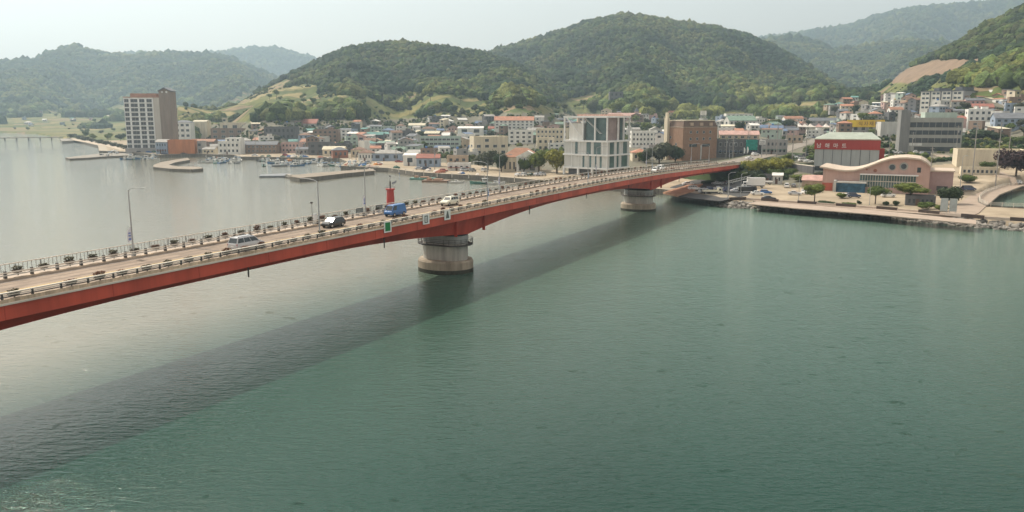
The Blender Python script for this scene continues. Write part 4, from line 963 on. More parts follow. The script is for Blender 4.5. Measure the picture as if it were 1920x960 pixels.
# ---- custom landmark buildings -------------------------------------------------
# 1 tower block at left
gp = G(270, 285); pm_ = PXM(gp); t = thing('apartment_tower', 'tall white slab block with brown stair tower and pitched cap on the left shore', 'tower block', gp, R(4))
hT = (285 - 185) / pm_
w_, d = 22.0, 15
mb = MB(); mb.boxb(-12, 14.0, 0, d, -2, hT); mb.build('wall', mat('tower_white', (.76,.77,.76), var=.08, streak=True), t)
for f in range(11):
    z0 = 2.8 + f * (hT - 3.2) / 11; fh = (hT - 3.2) / 11
    for x0, x1 in ((-11.5,-8.4),(-6.9,-1.9),(-.5,3.2),(4.8,8.6)):
        add_win(t, (x0+x1)/2, -.03, z0 + .35, x1-x0, fh - 1.0, 0, True)
    mb = MB(); mb.boxb(-11.8, 9.0, -.55, .0, z0 - .15, z0 + .08); mb.build('balcony_slab', mat('tower_white', (0,0,0)), t)
mb = MB(); mb.boxb(9.5, 14.05, -.08, d+.05, -1, hT + .6); mb.build('end_bay', mat('tower_beige', (.50,.47,.42), var=.1, streak=True), t)
mb = MB(); mb.boxb(-12.2, 14.1, -.3, d+.2, hT, hT + .7); mb.boxb(-8, 11, 3, 11, hT + .7, hT + 3.2); mb.build('roof', mat('roof_rust_tile', (.40,.24,.18)), t)
mb = MB(); mb.boxb(14.15, 22.6, -.4, 12, -2, hT + 4.6); mb.build('stair_tower', mat('tower_brown', (.25,.20,.165), var=.14, streak=True), t)
mb = MB(); mb.prismy([(13.6,hT+4.7),(18.4,hT+7.0),(23.2,hT+4.7),(23.2,hT+5.1),(18.4,hT+7.6),(13.6,hT+5.1)], -1.0, 12.6); mb.build('cap_roof', rm('slate'), t)
mb = MB(); mb.prismy([(14.2,hT+4.6),(22.5,hT+4.6),(18.4,hT+6.9)], -.35, 11.9); mb.build('cap_gable', mat('tower_brown', (0,0,0)), t)
for x in (16.8, 20.0): mb = MB(); mb.cyl((x,-.5,hT+4.2),(x,-.38,hT+4.2),.8,.8,12); mb.build('round_window', mat('pale_disc', (.62,.62,.60)), t)
mb = MB(); mb.boxb(-12.4, 14, -3.2, 0, -1, 3.0); mb.build('podium', wm('grey'), t)
LAND['the tall tower block'] = (285, 240); FOOT.append((gp.x+5, gp.y+7, 24))
# 34 glass and concrete building
gp = G(1137, 331); pm_ = PXM(gp); S_ = 1/pm_
t = thing('glass_concrete_building', 'modern grey concrete and glass block with open framed upper storeys beside the bridge', 'building', gp, R(-38))
# origin at the front corner: local -x side run is the left face, +y run is the right face
Lw, Rd = 23.5, 20.0; hG = (331-221)/pm_
fc = mat('pale_frame', (.74,.75,.74), var=.1); pn = mat('concrete_panel', (.54,.55,.53), var=.12, streak=True); gl = glass_mat('green_glass', (.085,.14,.14))
lv = [0, 3.4, 3.4 + (hG-3.4)*.26, 3.4 + (hG-3.4)*.53, hG]
mb = MB()
for z in lv[1:]: mb.boxb(-Lw-.5, .5, -.5, Rd+.5, z-.38, z+.38)
mb.build('floor_slab', fc, t)
mb = MB(); mb.boxb(-Lw+1.5, -1.5, 1.5, Rd-1.5, -2, lv[1]); mb.build('ground_floor', wm('dark'), t)
for x, y in ((-Lw,0),(-Lw*.66,0),(-Lw*.33,0),(0,0),(0,Rd*.5),(0,Rd),(-Lw,Rd)): mb = MB(); mb.boxb(x-.45,x+.45,y-.45,y+.45,-2,lv[1]-.38); mb.build('column', fc, t)
mb = MB(); mb.boxb(-Lw, 0, 0, Rd, lv[1]+.38, lv[2]-.38); mb.boxb(-Lw, 0, 0, Rd, lv[2]+.38, lv[3]-.38); mb.build('wall', pn, t)
def strips(lst, zz, face):
    for a, b in lst:
        m2 = MB()
        if face == 'L': m2.boxb(-Lw+a*Lw, -Lw+b*Lw, -.08, .03, zz[0]+.4, zz[1]-.4)
        else: m2.boxb(-.03, .08, a*Rd, b*Rd, zz[0]+.4, zz[1]-.4)
        m2.build('window', gl, t)
strips([(.26,.32),(.53,.63),(.70,.86)], (lv[2],lv[3]), 'L'); strips([(.44,.49),(.60,.65),(.73,.77),(.84,.89)], (lv[1],lv[2]), 'L')
strips([(.12,.30),(.44,.52),(.72,.90)], (lv[2],lv[3]), 'R'); strips([(.12,.32),(.44,.52),(.66,.92)], (lv[1],lv[2]), 'R')
for k in (.18,.36,.5,.66,.9): m2 = MB(); m2.boxb(-Lw+k*Lw-.12,-Lw+k*Lw+.12,-.22,0,lv[1]+.38,lv[3]-.38); m2.build('fin', fc, t)
for k in (.0,.35,.58,.98): m2 = MB(); m2.boxb(0,.22,k*Rd-.0,k*Rd+.24,lv[1]+.38,lv[3]-.38); m2.build('fin', fc, t)
# open upper storeys
mb = MB(); mb.boxb(-Lw*.93, -Lw*.60, 1.5, Rd-2, lv[3]+.38, hG-3.0); mb.build('upper_wall', wm('white'), t)
mb = MB(); mb.boxb(-Lw*.52, -1.6, 1.2, Rd-1.5, lv[3]+.38, hG-.4); mb.build('glass_hall', gl, t)
mb = MB(); mb.boxb(-1.55, -.9, 2.0, Rd*.62, lv[3]+.38, hG-.4); mb.build('pink_wall', mat('dusk_pink_wall', (.30,.24,.23)), t)
for x, y in ((-Lw,0),(-Lw*.56,0),(-Lw*.28,0),(-.1,0),(-.1,Rd*.48),(-.1,Rd*.74),(-.1,Rd)): m2 = MB(); m2.boxb(x-.3,x+.3,y-.3,y+.3,lv[3]+.38,hG-.38); m2.build('upper_column', fc, t)
m2 = MB()   # outside stair
for k in range(14): m2.boxb(-Lw*.52+k*.62, -Lw*.52+k*.62+.7, -.1, 1.1, hG-1.0-k*.5, hG-.8-k*.5)
m2.build('stair', fc, t)
m2 = MB(); m2.bar((-Lw*.95,-.1,hG-.4),(-Lw*.62,-.1,lv[3]+2.6),.3,.5); m2.build('brace', fc, t)
m2 = MB()
for zz in (1.0,): m2.boxb(-Lw,0,0,.06,hG+.4+zz,hG+.46+zz); m2.boxb(-.06,0,0,Rd,hG+.4+zz,hG+.46+zz)
for k in range(12): m2.boxb(-Lw+k*Lw/11-.03,-Lw+k*Lw/11+.03,0,.06,hG+.38,hG+1.4); m2.boxb(-.06,0,k*Rd/11,k*Rd/11+.06,hG+.38,hG+1.4)
m2.build('roof_railing', railw, t)
LAND['the glass and concrete building'] = (1125, 270); FOOT.append((gp.x, gp.y+12, 22))
# 36 brown brick hotel
gp = G(1279, 302); pm_ = PXM(gp); t = thing('brick_hotel', 'brown brick hotel of five storeys with white framed windows and rooftop masts', 'hotel', gp, R(26))
w_ = (1342-1279)/pm_/math.cos(R(26)+.22); d = (1279-1243)/pm_/math.sin(R(26)+.22); hB = (302-228)/pm_
bb = mat('brown_brick', (.29,.175,.115), var=.14, scale=.8); 
mb = MB(); mb.boxb(0, w_, 0, d, -3, hB-3.2); mb.build('wall', bb, t)
mb = MB(); mb.loft([[(0,0,hB-3.2),(w_,0,hB-3.2),(w_,d,hB-3.2),(0,d,hB-3.2)],[(1.2,1.2,hB),(w_-1.2,1.2,hB),(w_-1.2,d-1.2,hB),(1.2,d-1.2,hB)]]); mb.build('mansard_roof', mat('dark_brown_mansard', (.15,.10,.075)), t)
mb = MB(); mb.boxb(-.15,w_+.15,-.15,d+.15,hB-3.45,hB-3.2); mb.build('cornice', mat('beige_trim', (.50,.42,.33)), t)
mb = MB(); mb.boxb(1.0,w_-1.0,1.0,d-1,hB,hB+.5); mb.build('roof', rm('cream'), t)
for k in range(3): mb = MB(); mb.boxb(w_*(.2+.28*k),w_*(.2+.28*k)+2.2,-.1,2,hB-2.6,hB-.9); mb.build('dormer', wm('tan'), t)
fh = (hB-3.4)/5
for f in (2,3,4):
    for k in range(4):
        if f == 2: continue
        add_win(t, w_*(.22+.19*k), -.02, fh*f+.4 - .0, 1.3, 1.2, 0, True)
for x in (.30,.68): mb = MB(); mb.boxb(w_*x-2.6,w_*x+2.6,-.06,.04,fh*2+.3,fh*2+1.9); mb.build('wide_window', winm, t)
for f, y in ((1,.3),(1,.7),(2,.35),(3,.65),(2,.75)): add_win(t, -.02, d*y, fh*f+1, 1.2, 1.3, -math.pi/2, True)
mb = MB(); mb.boxb(w_*.52,w_*.55,-.2,0,0,fh*2.3); mb.build('downpipe', frm, t)
mb = MB(); mb.boxb(-1.6,-.1,d*.72,d*.72+3,-3,hB+1.5); mb.boxb(-1.4,-.2,d*.72+.5,d*.72+2.4,hB+1.5,hB+4.6); mb.build('lift_tower', wm('cream'), t)
for k in range(7):
    a = k/7*6.28; x, y = w_*.86+1.5*math.cos(a), d*.5+1.5*math.sin(a)
    mb = MB(); mb.bar((x,y,hB+.3),(x,y,hB+5.2),.10,.10); mb.boxb(x-.2,x+.2,y-.12,y+.12,hB+3.2,hB+5.6); mb.build('antenna', frm, t)
mb = MB(); mb.boxb(w_*.86-1.7,w_*.86+1.7,d*.5-1.7,d*.5+1.7,hB+.5,hB+1.4); mb.build('antenna_base', steel, t)
LAND['the brown brick hotel'] = (1290, 262); FOOT.append((gp.x+8, gp.y+8, 16))
# 42/43 red banded hall
gp = G(1525, 322); pm_ = PXM(gp); a = R(-22); t = thing('market_hall', 'large hall with red upper band, white lettering and pale green roof', 'hall', gp, a)
view = math.atan2(gp.x, gp.y); w_ = (1633-1523)/pm_/math.cos(a+view); d = 26; hR = (322-262)/pm_
pg = mat('grey_cladding', (.36,.38,.375), var=.1, streak=True); rd_ = mat('red_cladding', (.36,.045,.035), var=.08, streak=True)
mb = MB(); mb.boxb(0, w_, 0, d, -3, hR*.70); mb.build('wall', pg, t)
mb = MB(); mb.boxb(-.25, w_+.25, -.25, d+.25, hR*.70, hR); bnd = mb.build('red_band', rd_, t)
mb = MB(); mb.loft([[(-.4,-.4,hR),(w_+.4,-.4,hR),(w_+.4,d+.4,hR),(-.4,d+.4,hR)],[(-.4,-.4,hR+.35),(w_+.4,-.4,hR+.35),(w_+.4,d+.4,hR+.35),(-.4,d+.4,hR+.35)],[(6,d*.6,hR+3.0),(w_-3,d*.6,hR+3.0),(w_-3,d*.75,hR+3.0),(6,d*.75,hR+3.0)]]); mb.build('roof', mat('pale_green_roof', (.33,.37,.32), var=.15), t)
mb = MB(); mb.boxb(-.45,w_+.45,-.5,-.38,hR-.1,hR+.35); mb.build('gutter', mat('beige_trim',(0,0,0)), t)
for k in range(1,7): mb = MB(); mb.boxb(w_*k/7-.12,w_*k/7+.12,-.08,.0,hR*.22,hR*.70); mb.build('panel_joint', wm('dark'), t)
mb = MB(); mb.boxb(.3,w_-.3,-.06,0,.6,hR*.18); mb.build('low_window', winm, t)
for k in range(4): mb = MB(); mb.boxb(w_,w_+.1,d*(.08+.045*k),d*(.08+.045*k)+.35,hR*.25,hR*.70); mb.build('louvre', railw, t)
mb = MB(); mb.boxb(w_,w_+2.5,d*.3,d*.55,-2,hR*.72); mb.build('red_pier', rd_, t)
def text(parent, s, size, loc, m, rot=(math.pi/2,0,0), name='lettering', depth_=.05):
    c_ = bpy.data.curves.new(name, 'FONT'); c_.body = s; c_.size = size; c_.extrude = depth_; c_.space_character = 1.35
    o_ = bpy.data.objects.new('tmp_text', c_); col.objects.link(o_); bpy.context.view_layer.update()
    me_ = bpy.data.meshes.new_from_object(o_.evaluated_get(bpy.context.evaluated_depsgraph_get())); bpy.data.objects.remove(o_)
    me_.materials.clear(); me_.materials.append(m); me_.name = name
    r = put(name, me_, parent, loc); r.rotation_euler = rot; return r
text(bnd, '남 해 마 트', 2.3, (.6, -.32, hR*.76), white)
LAND['the red banded hall'] = (1590, 285); FOOT.append((gp.x+16, gp.y+12, 22))
# 44 pink visitor centre with wave roof
gp = G(1541, 357); pm_ = PXM(gp); a = R(-27); view = math.atan2(G(1640,360).x, G(1640,360).y)
t = thing('visitor_centre', 'pink visitor centre with white wave shaped roof and round windows', 'building', gp, a)
w_ = (1740-1541)/pm_/math.cos(a+view)*.89; d = 22; k_ = 1/pm_
prof = [(0,42.5),(.06,40.5),(.14,38),(.22,37),(.30,38),(.38,42),(.46,48),(.54,55),(.62,60),(.70,62.5),(.78,63.5),(.85,62.5),(.91,61),(.96,56),(1,49)]
pk = mat('salmon_render', (.47,.315,.27), var=.1, streak=True, scale=.3)
pts = [(x*w_, h_*k_*.98) for x, h_ in prof]
mb = MB(); mb.prismy([(0,-3)] + pts + [(w_,-3)], 0, d); wl_ = mb.build('wall', pk, t)
mb = MB(); up = [(x, z+.08) for x, z in pts]; up[0] = (up[0][0]-1.2, up[0][1]+.1); up2 = [(x, z+.55) for x, z in up]; mb.prismy(up + up2[::-1], -1.1, d+.6); mb.build('roof', mat('white_wave_roof', (.52,.43,.35), var=.12), t)
for x, z, r in ((.655,.73,1.55),(.76,.76,1.55)): 
    mb = MB(); zz = z*64*k_; mb.cyl((x*w_,-.08,zz),(x*w_,.05,zz),r*.93 if x>.7 else r*.8,None,20); fr = mb.build('round_window', mat('grey_disc', (.30,.30,.28)), t)
    mb = MB(); mb.cyl((x*w_,-.12,zz),(x*w_,-.07,zz),r*.6,None,18); mb.build('pane', winm, fr)
for x, z, r in ((.50,.62,.62),(.42,.645,.32)): mb = MB(); zz = z*64*k_; mb.cyl((x*w_,-.08,zz),(x*w_,.05,zz),r,None,14); mb.build('porthole', mat('rust_disc', (.28,.12,.08)), t)
mb = MB(); mb.boxb(.90*w_-.6,.90*w_+.6,-.06,.05,.60*64*k_,.60*64*k_+1.8); mb.build('square_window', winm, t)
z1 = .50*64*k_
mb = MB(); mb.boxb(.36*w_,.90*w_,-1.6,-.02,z1,z1+.35); mb.build('canopy', fc, t)
mb = MB(); mb.boxb(.36*w_,.88*w_,-.06,.03,z1*.30,z1-.05); gw = mb.build('glass_front', gl, t)
for k in range(22): mb = MB(); x = .36*w_ + k*(.52*w_)/21; mb.boxb(x-.06,x+.06,-.22,-.05,z1*.3,z1-.02); mb.build('mullion', railw, gw)
mb = MB(); mb.boxb(.36*w_,.88*w_,-.18,-.05,z1*.62,z1*.66); mb.build('transom', railw, gw)
mb = MB(); mb.boxb(.14*w_,.42*w_,-3.4,-.02,-.5,z1*.52); mb.build('mural_wall', mat('blue_mural', (.035,.10,.16), var=.5, scale=.6), t)
mb = MB(); mb.boxb(.12*w_,.145*w_,-4.2,0,-.5,z1*.66); mb.boxb(.145*w_,.43*w_,-3.6,-.02,z1*.52,z1*.60); mb.build('porch_frame', wm('pale'), t)
mb = MB(); mb.boxb(-.06,.10*w_,-.08,.0,-.5,z1*.46); mb.build('red_panel', mat('terracotta_panel', (.42,.10,.06)), t)
mb = MB(); mb.boxb(w_+.02,w_+7.5,3.5,d-2,-3,.62*64*k_); wing = mb.build('side_wing', mat('shaded_salmon_render', (.36,.25,.24), var=.1), t)  # wing wall darker than the main render: side shade put into its colour
mb = MB(); mb.boxb(w_-.3,w_+7.9,3.0,d-1.6,.62*64*k_,.62*64*k_+.5); mb.build('wing_roof', mat('white_wave_roof',(0,0,0)), wing)
mb = MB(); mb.boxb(w_+2.5,w_+6,3.2,3.5,1.4,2.9); mb.build('wing_window', winm, wing)
LAND['the pink visitor centre'] = (1650, 325); FOOT.append((gp.x+22, gp.y+8, 24))
# 45 office with dark bands
gp = G(1743, 284); pm_ = PXM(gp); t = thing('office_building', 'grey office block with three dark window bands and a taller concrete end tower', 'office', gp, R(-14))
w_ = (1795-1704)/pm_; d = 18; hO = (284-222)/pm_; gc = mat('office_concrete', (.34,.34,.31), var=.12, streak=True)
mb = MB(); mb.boxb(-w_*.42, w_*.58, 0, d, -3, hO); mb.build('wall', gc, t)
for z0, z1 in ((.72,.87),(.50,.63),(.26,.40)): 
    mb = MB(); mb.boxb(-w_*.41, w_*.55, -.1, .03, hO*z0, hO*z1); wb_ = mb.build('window_band', glass_mat('dark_glass', (.022,.035,.05)), t)
    for k in range(1, 8): mb = MB(); x = -w_*.41 + k*w_*.96/8; mb.boxb(x-.08,x+.08,-.16,-.1,hO*z0,hO*z1); mb.build('mullion', gc, wb_)
mb = MB(); mb.boxb(-w_*.60, -w_*.42, -1.0, 8, -3, hO+4.2); mb.build('end_tower', mat('tower_concrete', (.22,.22,.215), var=.15, streak=True), t)
mb = MB(); mb.boxb(-w_*.41,w_*.57,.3,d-.3,hO,hO+.12); mb.build('roof', rm('grey'), t)
mb = MB(); mb.boxb(-w_*.10,w_*.50,5,d-3,hO+.1,hO+3.0); mb.build('roof_house', wm('green'), t)
mb = MB(); mb.boxb(-w_*.40,-w_*.16,-.14,-.02,hO*.17,hO*.25); mb.build('sign_strip', wm('white'), t)
mb = MB(); mb.boxb(-w_*.3,w_*.5,-.1,.02,.3,hO*.14); mb.build('entrance_glass', winm, t)
LAND['the dark banded office'] = (1745, 250); FOOT.append((gp.x, gp.y+9, 22))
# 46 white apartments
gp = G(1763, 206); pm_ = PXM(gp); a = R(-52); view = math.atan2(gp.x, gp.y)
t = thing('apartment_block', 'white four storey apartment block on the slope with blank grey end wall', 'apartment block', gp, a)
w_ = (1800-1730)/pm_/math.cos(a+view); d = (1826-1800)/pm_/abs(math.sin(a+view)); d = min(d, 34); hA = (206-172)/pm_
mb = MB(); mb.boxb(-w_/2, w_/2, 0, d, -6, hA); mb.build('wall', mat('apartment_white', (.68,.66,.60), var=.08, streak=True), t)
mb = MB(); mb.boxb(w_/2-.05, w_/2+.12, -.05, d+.05, -5, hA+.3); mb.build('end_wall', mat('apartment_end', (.40,.41,.45), var=.06), t)
for b_ in range(4):
    xa = -w_/2 + b_*w_/4; mb = MB(); mb.boxb(xa+w_/4-.9, xa+w_/4-.1, -.3, .02, 0, hA+.1)
    if b_ < 3: mb.build('stair_slot', wm('dark'), t)
    for f in range(4):
        for q in (.28,.66): add_win(t, xa + w_/4*q, -.03, hA/4*f + hA*.09, w_/4*.27, hA/4*.42, 0, False)
mb = MB(); mb.boxb(-w_/2-.4,w_/2+.4,-.5,d+.4,hA,hA+.6); mb.boxb(w_*.28,w_*.44,2,d-4,hA+.6,hA+3.2); mb.boxb(-w_*.22,-w_*.1,2,d-4,hA+.6,hA+2.8); mb.build('roof', rm('slate'), t)
LAND['the white apartment block'] = (1775, 188); FOOT.append((gp.x, gp.y+12, 30))
# church with steeple
t = bld('pinkish church with a pointed steeple on the rise behind the town', 1142, 1205, 226, 213, 'pink', 'gable', 'pink', 1, 14, 0, 5, 0, cat='church', land='the steepled church')
mb = MB(); mb.boxb(11,15,-1.5,2.5,-3,10); mb.build('steeple', wm('pink'), t); mb = MB(); mb.loft([[(10.6,-1.9,10),(15.4,-1.9,10),(15.4,2.9,10),(10.6,2.9,10)],[(12.95,.45,15),(13.05,.45,15),(13.05,.55,15),(12.95,.55,15)]]); mb.build('spire', rm('slate'), t)
mb = MB(); mb.bar((13,.5,15),(13,.5,17.4),.15,.15); mb.bar((12.3,.5,16.6),(13.7,.5,16.6),.15,.15); mb.build('cross', white, t)
# market tents
for i, px in enumerate([1498, 1508, 1519, 1534, 1548, 1562, 1577]):
    c = G(px, 243.5); t = thing('market_tent', ['white','white','white','pink','white','pink','pink'][i] + ' pointed tent, ' + ['leftmost','second from left','third from left','middle one','third from right','second from right','rightmost'][i] + ' of the seven in the market row', 'tent', c, 0, 'pointed market tents in a row')
    tm = mat('tent_pink', (.68,.42,.38), var=.06) if i in (3,5,6) else mat('tent_white', (.78,.72,.66), var=.06)
    s = 3.9; mb = MB(); mb.loft([[(-s,-s,2.6),(s,-s,2.6),(s,s,2.6),(-s,s,2.6)],[(-s,-s,3.1),(s,-s,3.1),(s,s,3.1),(-s,s,3.1)],[(-s*.42,-s*.42,4.0),(s*.42,-s*.42,4.0),(s*.42,s*.42,4.0),(-s*.42,s*.42,4.0)],[(-.06,-.06,6.0),(.06,-.06,6.0),(.06,.06,6.0),(-.06,.06,6.0)]]); mb.build('canopy', tm, t)
    for x, y in ((-1,-1),(1,-1),(1,1),(-1,1)): mb = MB(); mb.cyl((x*s*.97,y*s*.97,0),(x*s*.97,y*s*.97,2.7),.08); mb.build('leg', steel, t)
LAND['the market tents'] = (1540, 238)
# ---- authored town buildings ---------------------------------------------------
bld('small white annex with teal windows and dark roof right of the tower block', 322, 358, 270, 227, 'white', 'hip', 'slate', 4, 10, 0, 3, 1, cat='building', wf=.6, land='the tower annex')
bld('plain pale building with a blank curved gable right of the tower annex', 357, 388, 262, 226, 'cream', 'vault', 'cream', 3, 12, 0, 0, 0, cat='building', door=False)
bld('orange brick warehouse on the quay below the tower block', 312, 364, 290, 264, 'orange', 'flat', 'grey', 1, 11, 12, 0, 0, cat='warehouse', door=False, land='the orange brick warehouse')
bld('blue grey shop building left of the orange brick warehouse', 284, 313, 290, 264, 'blue', 'gable', 'grey', 2, 9, 0, 4, 1, cat='shop', shop=True)
bld('dark grey narrow building right of the orange brick warehouse', 362, 378, 290, 266, 'grey', 'flat', 'dark', 2, 10, 0, 3, 1, cat='building')
bld('low pale shed beside the white stepped guesthouse', 374, 402, 291, 279, 'cream', 'gable', 'grey', 1, 7, 0, 3, 1, cat='shed')
t = bld('white stepped guesthouse with upper terrace on the quay', 400, 449, 291, 267, 'white', 'flat', 'cream', 2, 12, 0, 5, 2, cat='guesthouse', ex='ac', land='the white stepped guesthouse')
mb = MB(); mb.boxb(-3,8,2,10,8.6,11.6); s_ = mb.build('upper_storey', wm('white'), t)
for x in (-1,2.5,6): add_win(t, x, 1.98, 9.4, 1.2, 1.3, 0, False)
bld('brown house row with flat roof behind the low pale shed', 352, 400, 276, 262, 'brown', 'gable', 'rust', 1, 9, 0, 4, 1, cat='house')
bld('long dark fronted row with brown walls right of the stepped guesthouse', 448, 518, 288, 267, 'brown', 'gable', 'slate', 2, 10, 0, 8, 1, cat='shop row', land='the long dark row')
bld('cream flat warehouse highest behind the tower annex', 387, 436, 238, 221, 'cream', 'flat', 'cream', 2, 16, 0, 4, 1, cat='warehouse')
bld('long cream warehouse behind the dark wall', 405, 520, 246, 230, 'cream', 'flat', 'cream', 1, 18, 0, 6, 1, cat='warehouse', land='the long cream warehouse')
bld('long grey brown works building below the cream warehouse', 388, 486, 262, 241, 'brown', 'flat', 'slate', 2, 16, 0, 6, 1, cat='works building')
bld('dark teal fronted building right of the long works building', 487, 552, 263, 238, 'dark', 'flat', 'grey', 2, 16, 0, 7, 1, cat='building', land='the dark teal building')
bld('low shed with orange roof, left of the long red roof', 500, 530, 238, 222, 'pale', 'gable', 'orange', 1, 16, 0, 3, 0, cat='shed')
bld('long shed with a faded red roof below the terraced fields', 526, 592, 241, 225, 'pale', 'gable', 'red', 1, 20, 0, 5, 0, cat='shed', land='the long red roofed shed')
bld('tiny white roofed hut on the quay right of the long dark row', 505, 525, 287, 270, 'cream', 'gable', 'white', 1, 6, 0, 1, 0, cat='hut')
bld('dull pink two storey house on the quay behind moored boats', 522, 562, 287, 267, 'pink', 'flat', 'grey', 2, 9, 0, 5, 1)
bld('grey slate roofed hut between the pink house and black block', 550, 577, 290, 277, 'grey', 'gable', 'slate', 1, 7, 0, 3, 0, cat='hut')
bld('black fronted block on the quay with white stair', 573, 622, 291, 267, 'dark', 'flat', 'dark', 2, 10, 0, 3, 1, cat='building', land='the black fronted block')
bld('brown brick three storey house with a taller right end', 582, 633, 268, 243, 'brown', 'flat', 'rust', 3, 12, 0, 5, 1, ex='stair', land='the brown brick house')
bld('long cream house with grey hipped roof on the quay', 600, 645, 293, 276, 'cream', 'gable', 'tan' if 'tan' in R_ else 'cream', 1, 9, 0, 4, 0, land='the long cream house')
bld('red brown cottage with grey hipped roof standing on the quay', 625, 656, 297, 278, 'brick', 'hip', 'slate', 1, 8, 20, 3, 1)
bld('small cream cottage between the red brown cottage and arcade', 654, 684, 295, 277, 'cream', 'hip', 'brown', 1, 8, 0, 3, 0)
bld('little arcaded house with white columns and brown roof', 668, 702, 302, 283, 'white', 'hip', 'brown', 1, 7, 0, 5, 0, wf=.4, land='the white arcaded house')
bld('long blue grey net store with a tan roof', 694, 752, 302, 283, 'blue', 'hip', 'grey', 1, 9, 0, 3, 0, cat='store', land='the long net store')
bld('dusky pink house with bright orange pitched roof', 652, 686, 273, 252, 'pink', 'gablex', 'orange', 2, 10, 8, 2, 1, land='the orange roofed pink house')
bld('house with a teal metal roof right of the orange roofed house', 684, 718, 266, 249, 'dark', 'gable', 'teal', 1, 10, 0, 3, 0)
bld('plain cream box house on the slope with one small window', 646, 673, 242, 227, 'cream', 'flat', 'cream', 2, 9, 0, 1, 1)
bld('small cream house right of the plain box house', 686, 712, 250, 236, 'cream', 'flat', 'grey', 2, 8, 0, 3, 1)
bld('pale blue building behind the brown brick house', 632, 667, 259, 242, 'blue', 'flat', 'white', 2, 10, 0, 4, 1)
bld('flat mint green building above the teal roof', 709, 738, 248, 237, 'green', 'flat', 'white', 2, 9, 0, 3, 1)
bld('house with pale mint roof slabs and dark garage', 735, 775, 266, 245, 'dark', 'flat', 'white', 2, 11, 0, 3, 1, ex='stair')
bld('pale building with yellow cream roof and green doors', 764, 797, 246, 232, 'green', 'gable', 'cream', 1, 10, 0, 2, 0)
t = bld('wide pale green glazed building of three floors in mid town', 785, 862, 283, 256, 'green', 'flat', 'grey', 3, 14, 0, 9, 1, wf=.8, cat='building', land='the pale green glazed building')
bld('quay store with red and white striped roof', 778, 824, 313, 291, 'blue', 'gable', 'red', 1, 9, 0, 4, 1, cat='store', land='the striped roofed store')
bld('small white shed with slanting roof left of the striped store', 753, 781, 311, 287, 'white', 'shed', 'white', 1, 8, 0, 1, 1, cat='shed')
bld('grey tan low building behind the white quay shop', 836, 877, 307, 292, 'tan', 'flat', 'grey', 1, 9, 0, 3, 0, cat='building')
bld('low white quay shop with a row of shutters', 837, 882, 320, 306, 'white', 'flat', 'grey', 1, 7, 0, 4, 0, cat='shop', shop=True, land='the white quay shop')
bld('white modern house with one large dark window', 857, 906, 262, 236, 'white', 'shed', 'white', 2, 12, 0, 2, 1, hf=.6, land='the white modern house')
bld('white lower house below the modern white house', 855, 890, 275, 252, 'white', 'flat', 'white', 2, 10, 0, 2, 1)
t = bld('large cream apartment house in two stepped blocks', 889, 962, 292, 256, 'cream', 'flat', 'cream', 3, 15, 14, 4, 1, jit=.35, cat='apartment house', land='the large cream apartment house')
mb = MB(); mb.boxb(-5,7,3,13,8,12.5); mb.build('upper_storey', wm('cream'), t)
t = bld('brown roofed hall with tall white columns on the waterfront', 933, 1012, 321, 281, 'cream', 'hip', 'rust', 1, 14, -6, 0, 0, cat='hall', rise=4.5, land='the white columned hall')
mb = MB(); mb.boxb(-1.5,9.5,-3,0,-1,7.2); pf = mb.build('porch', wm('white'), t); mb = MB(); mb.prismy([(-2.2,7.2),(10.2,7.2),(4,10.4)],-3.4,4); mb.build('pediment', wm('white'), pf)
for x, wd in ((-.2,.9),(2,.7),(6,2.6)): mb = MB(); mb.boxb(x-wd/2+.5,x+wd/2+.5,-3.1,-2.95,.6,6.6); mb.build('tall_window', winm, pf)
for x in (-7.5,-5,-3): mb = MB(); mb.boxb(x-.4,x+.4,-.12,.02,1,4.6); mb.build('tall_window', winm, t)
t = bld('white school with long orange roof at the top of town', 927, 1001, 243, 220, 'white', 'gable', 'orange', 3, 14, 0, 9, 1, cat='school', rise=3.5, land='the orange roofed school')
bld('rounded white building with grey bands below the school', 953, 1000, 270, 244, 'white', 'flat', 'white', 3, 14, 0, 4, 1, cat='building')
bld('long cream terrace with many small windows', 998, 1064, 272, 241, 'cream', 'flat', 'cream', 3, 14, -14, 8, 1, cat='apartment house', land='the long cream terrace')
bld('small cream house in front of the long cream terrace', 1007, 1040, 284, 258, 'cream', 'flat', 'cream', 2, 9, 0, 3, 1)
bld('white low house between cream terrace and glass building', 1028, 1062, 284, 268, 'white', 'flat', 'white', 2, 9, 0, 3, 1)
bld('small brown chapel roofed house left below the school', 915, 936, 250, 238, 'pink', 'gable', 'red', 1, 9, 0, 2, 1)
bld('white terrace house row right of the glass and concrete building', 1184, 1238, 276, 246, 'white', 'flat', 'white', 3, 12, 0, 7, 1, cat='house', land='the white house row')
bld('small house with orange red hipped roof near the bridge', 1186, 1222, 302, 281, 'cream', 'hip', 'orange', 1, 9, 0, 3, 0, land='the orange hipped cottage')
bld('pale green roofed sports hall behind the brown hotel', 1368, 1428, 246, 219, 'pale', 'gable', 'green', 2, 18, 0, 7, 1, cat='hall', land='the green roofed hall')
bld('long white flat building on the rise left of the green hall', 1363, 1416, 222, 213, 'white', 'flat', 'white', 1, 12, 0, 6, 0, cat='building')
bld('pale house with light roof right beside the brown hotel', 1343, 1378, 262, 240, 'white', 'flat', 'white', 2, 10, 0, 3, 1, ex='ac')
bld('long pinkish grey roofed row above the dark street shops', 1350, 1425, 263, 247, 'tan', 'gable', 'pink', 1, 12, -10, 6, 0, cat='shop row')
t = bld('dark street shops draped with a green construction net', 1345, 1430, 293, 262, 'dark', 'flat', 'grey', 2, 12, -6, 8, 1, cat='shop row', shop=True, land='the green netted shops')
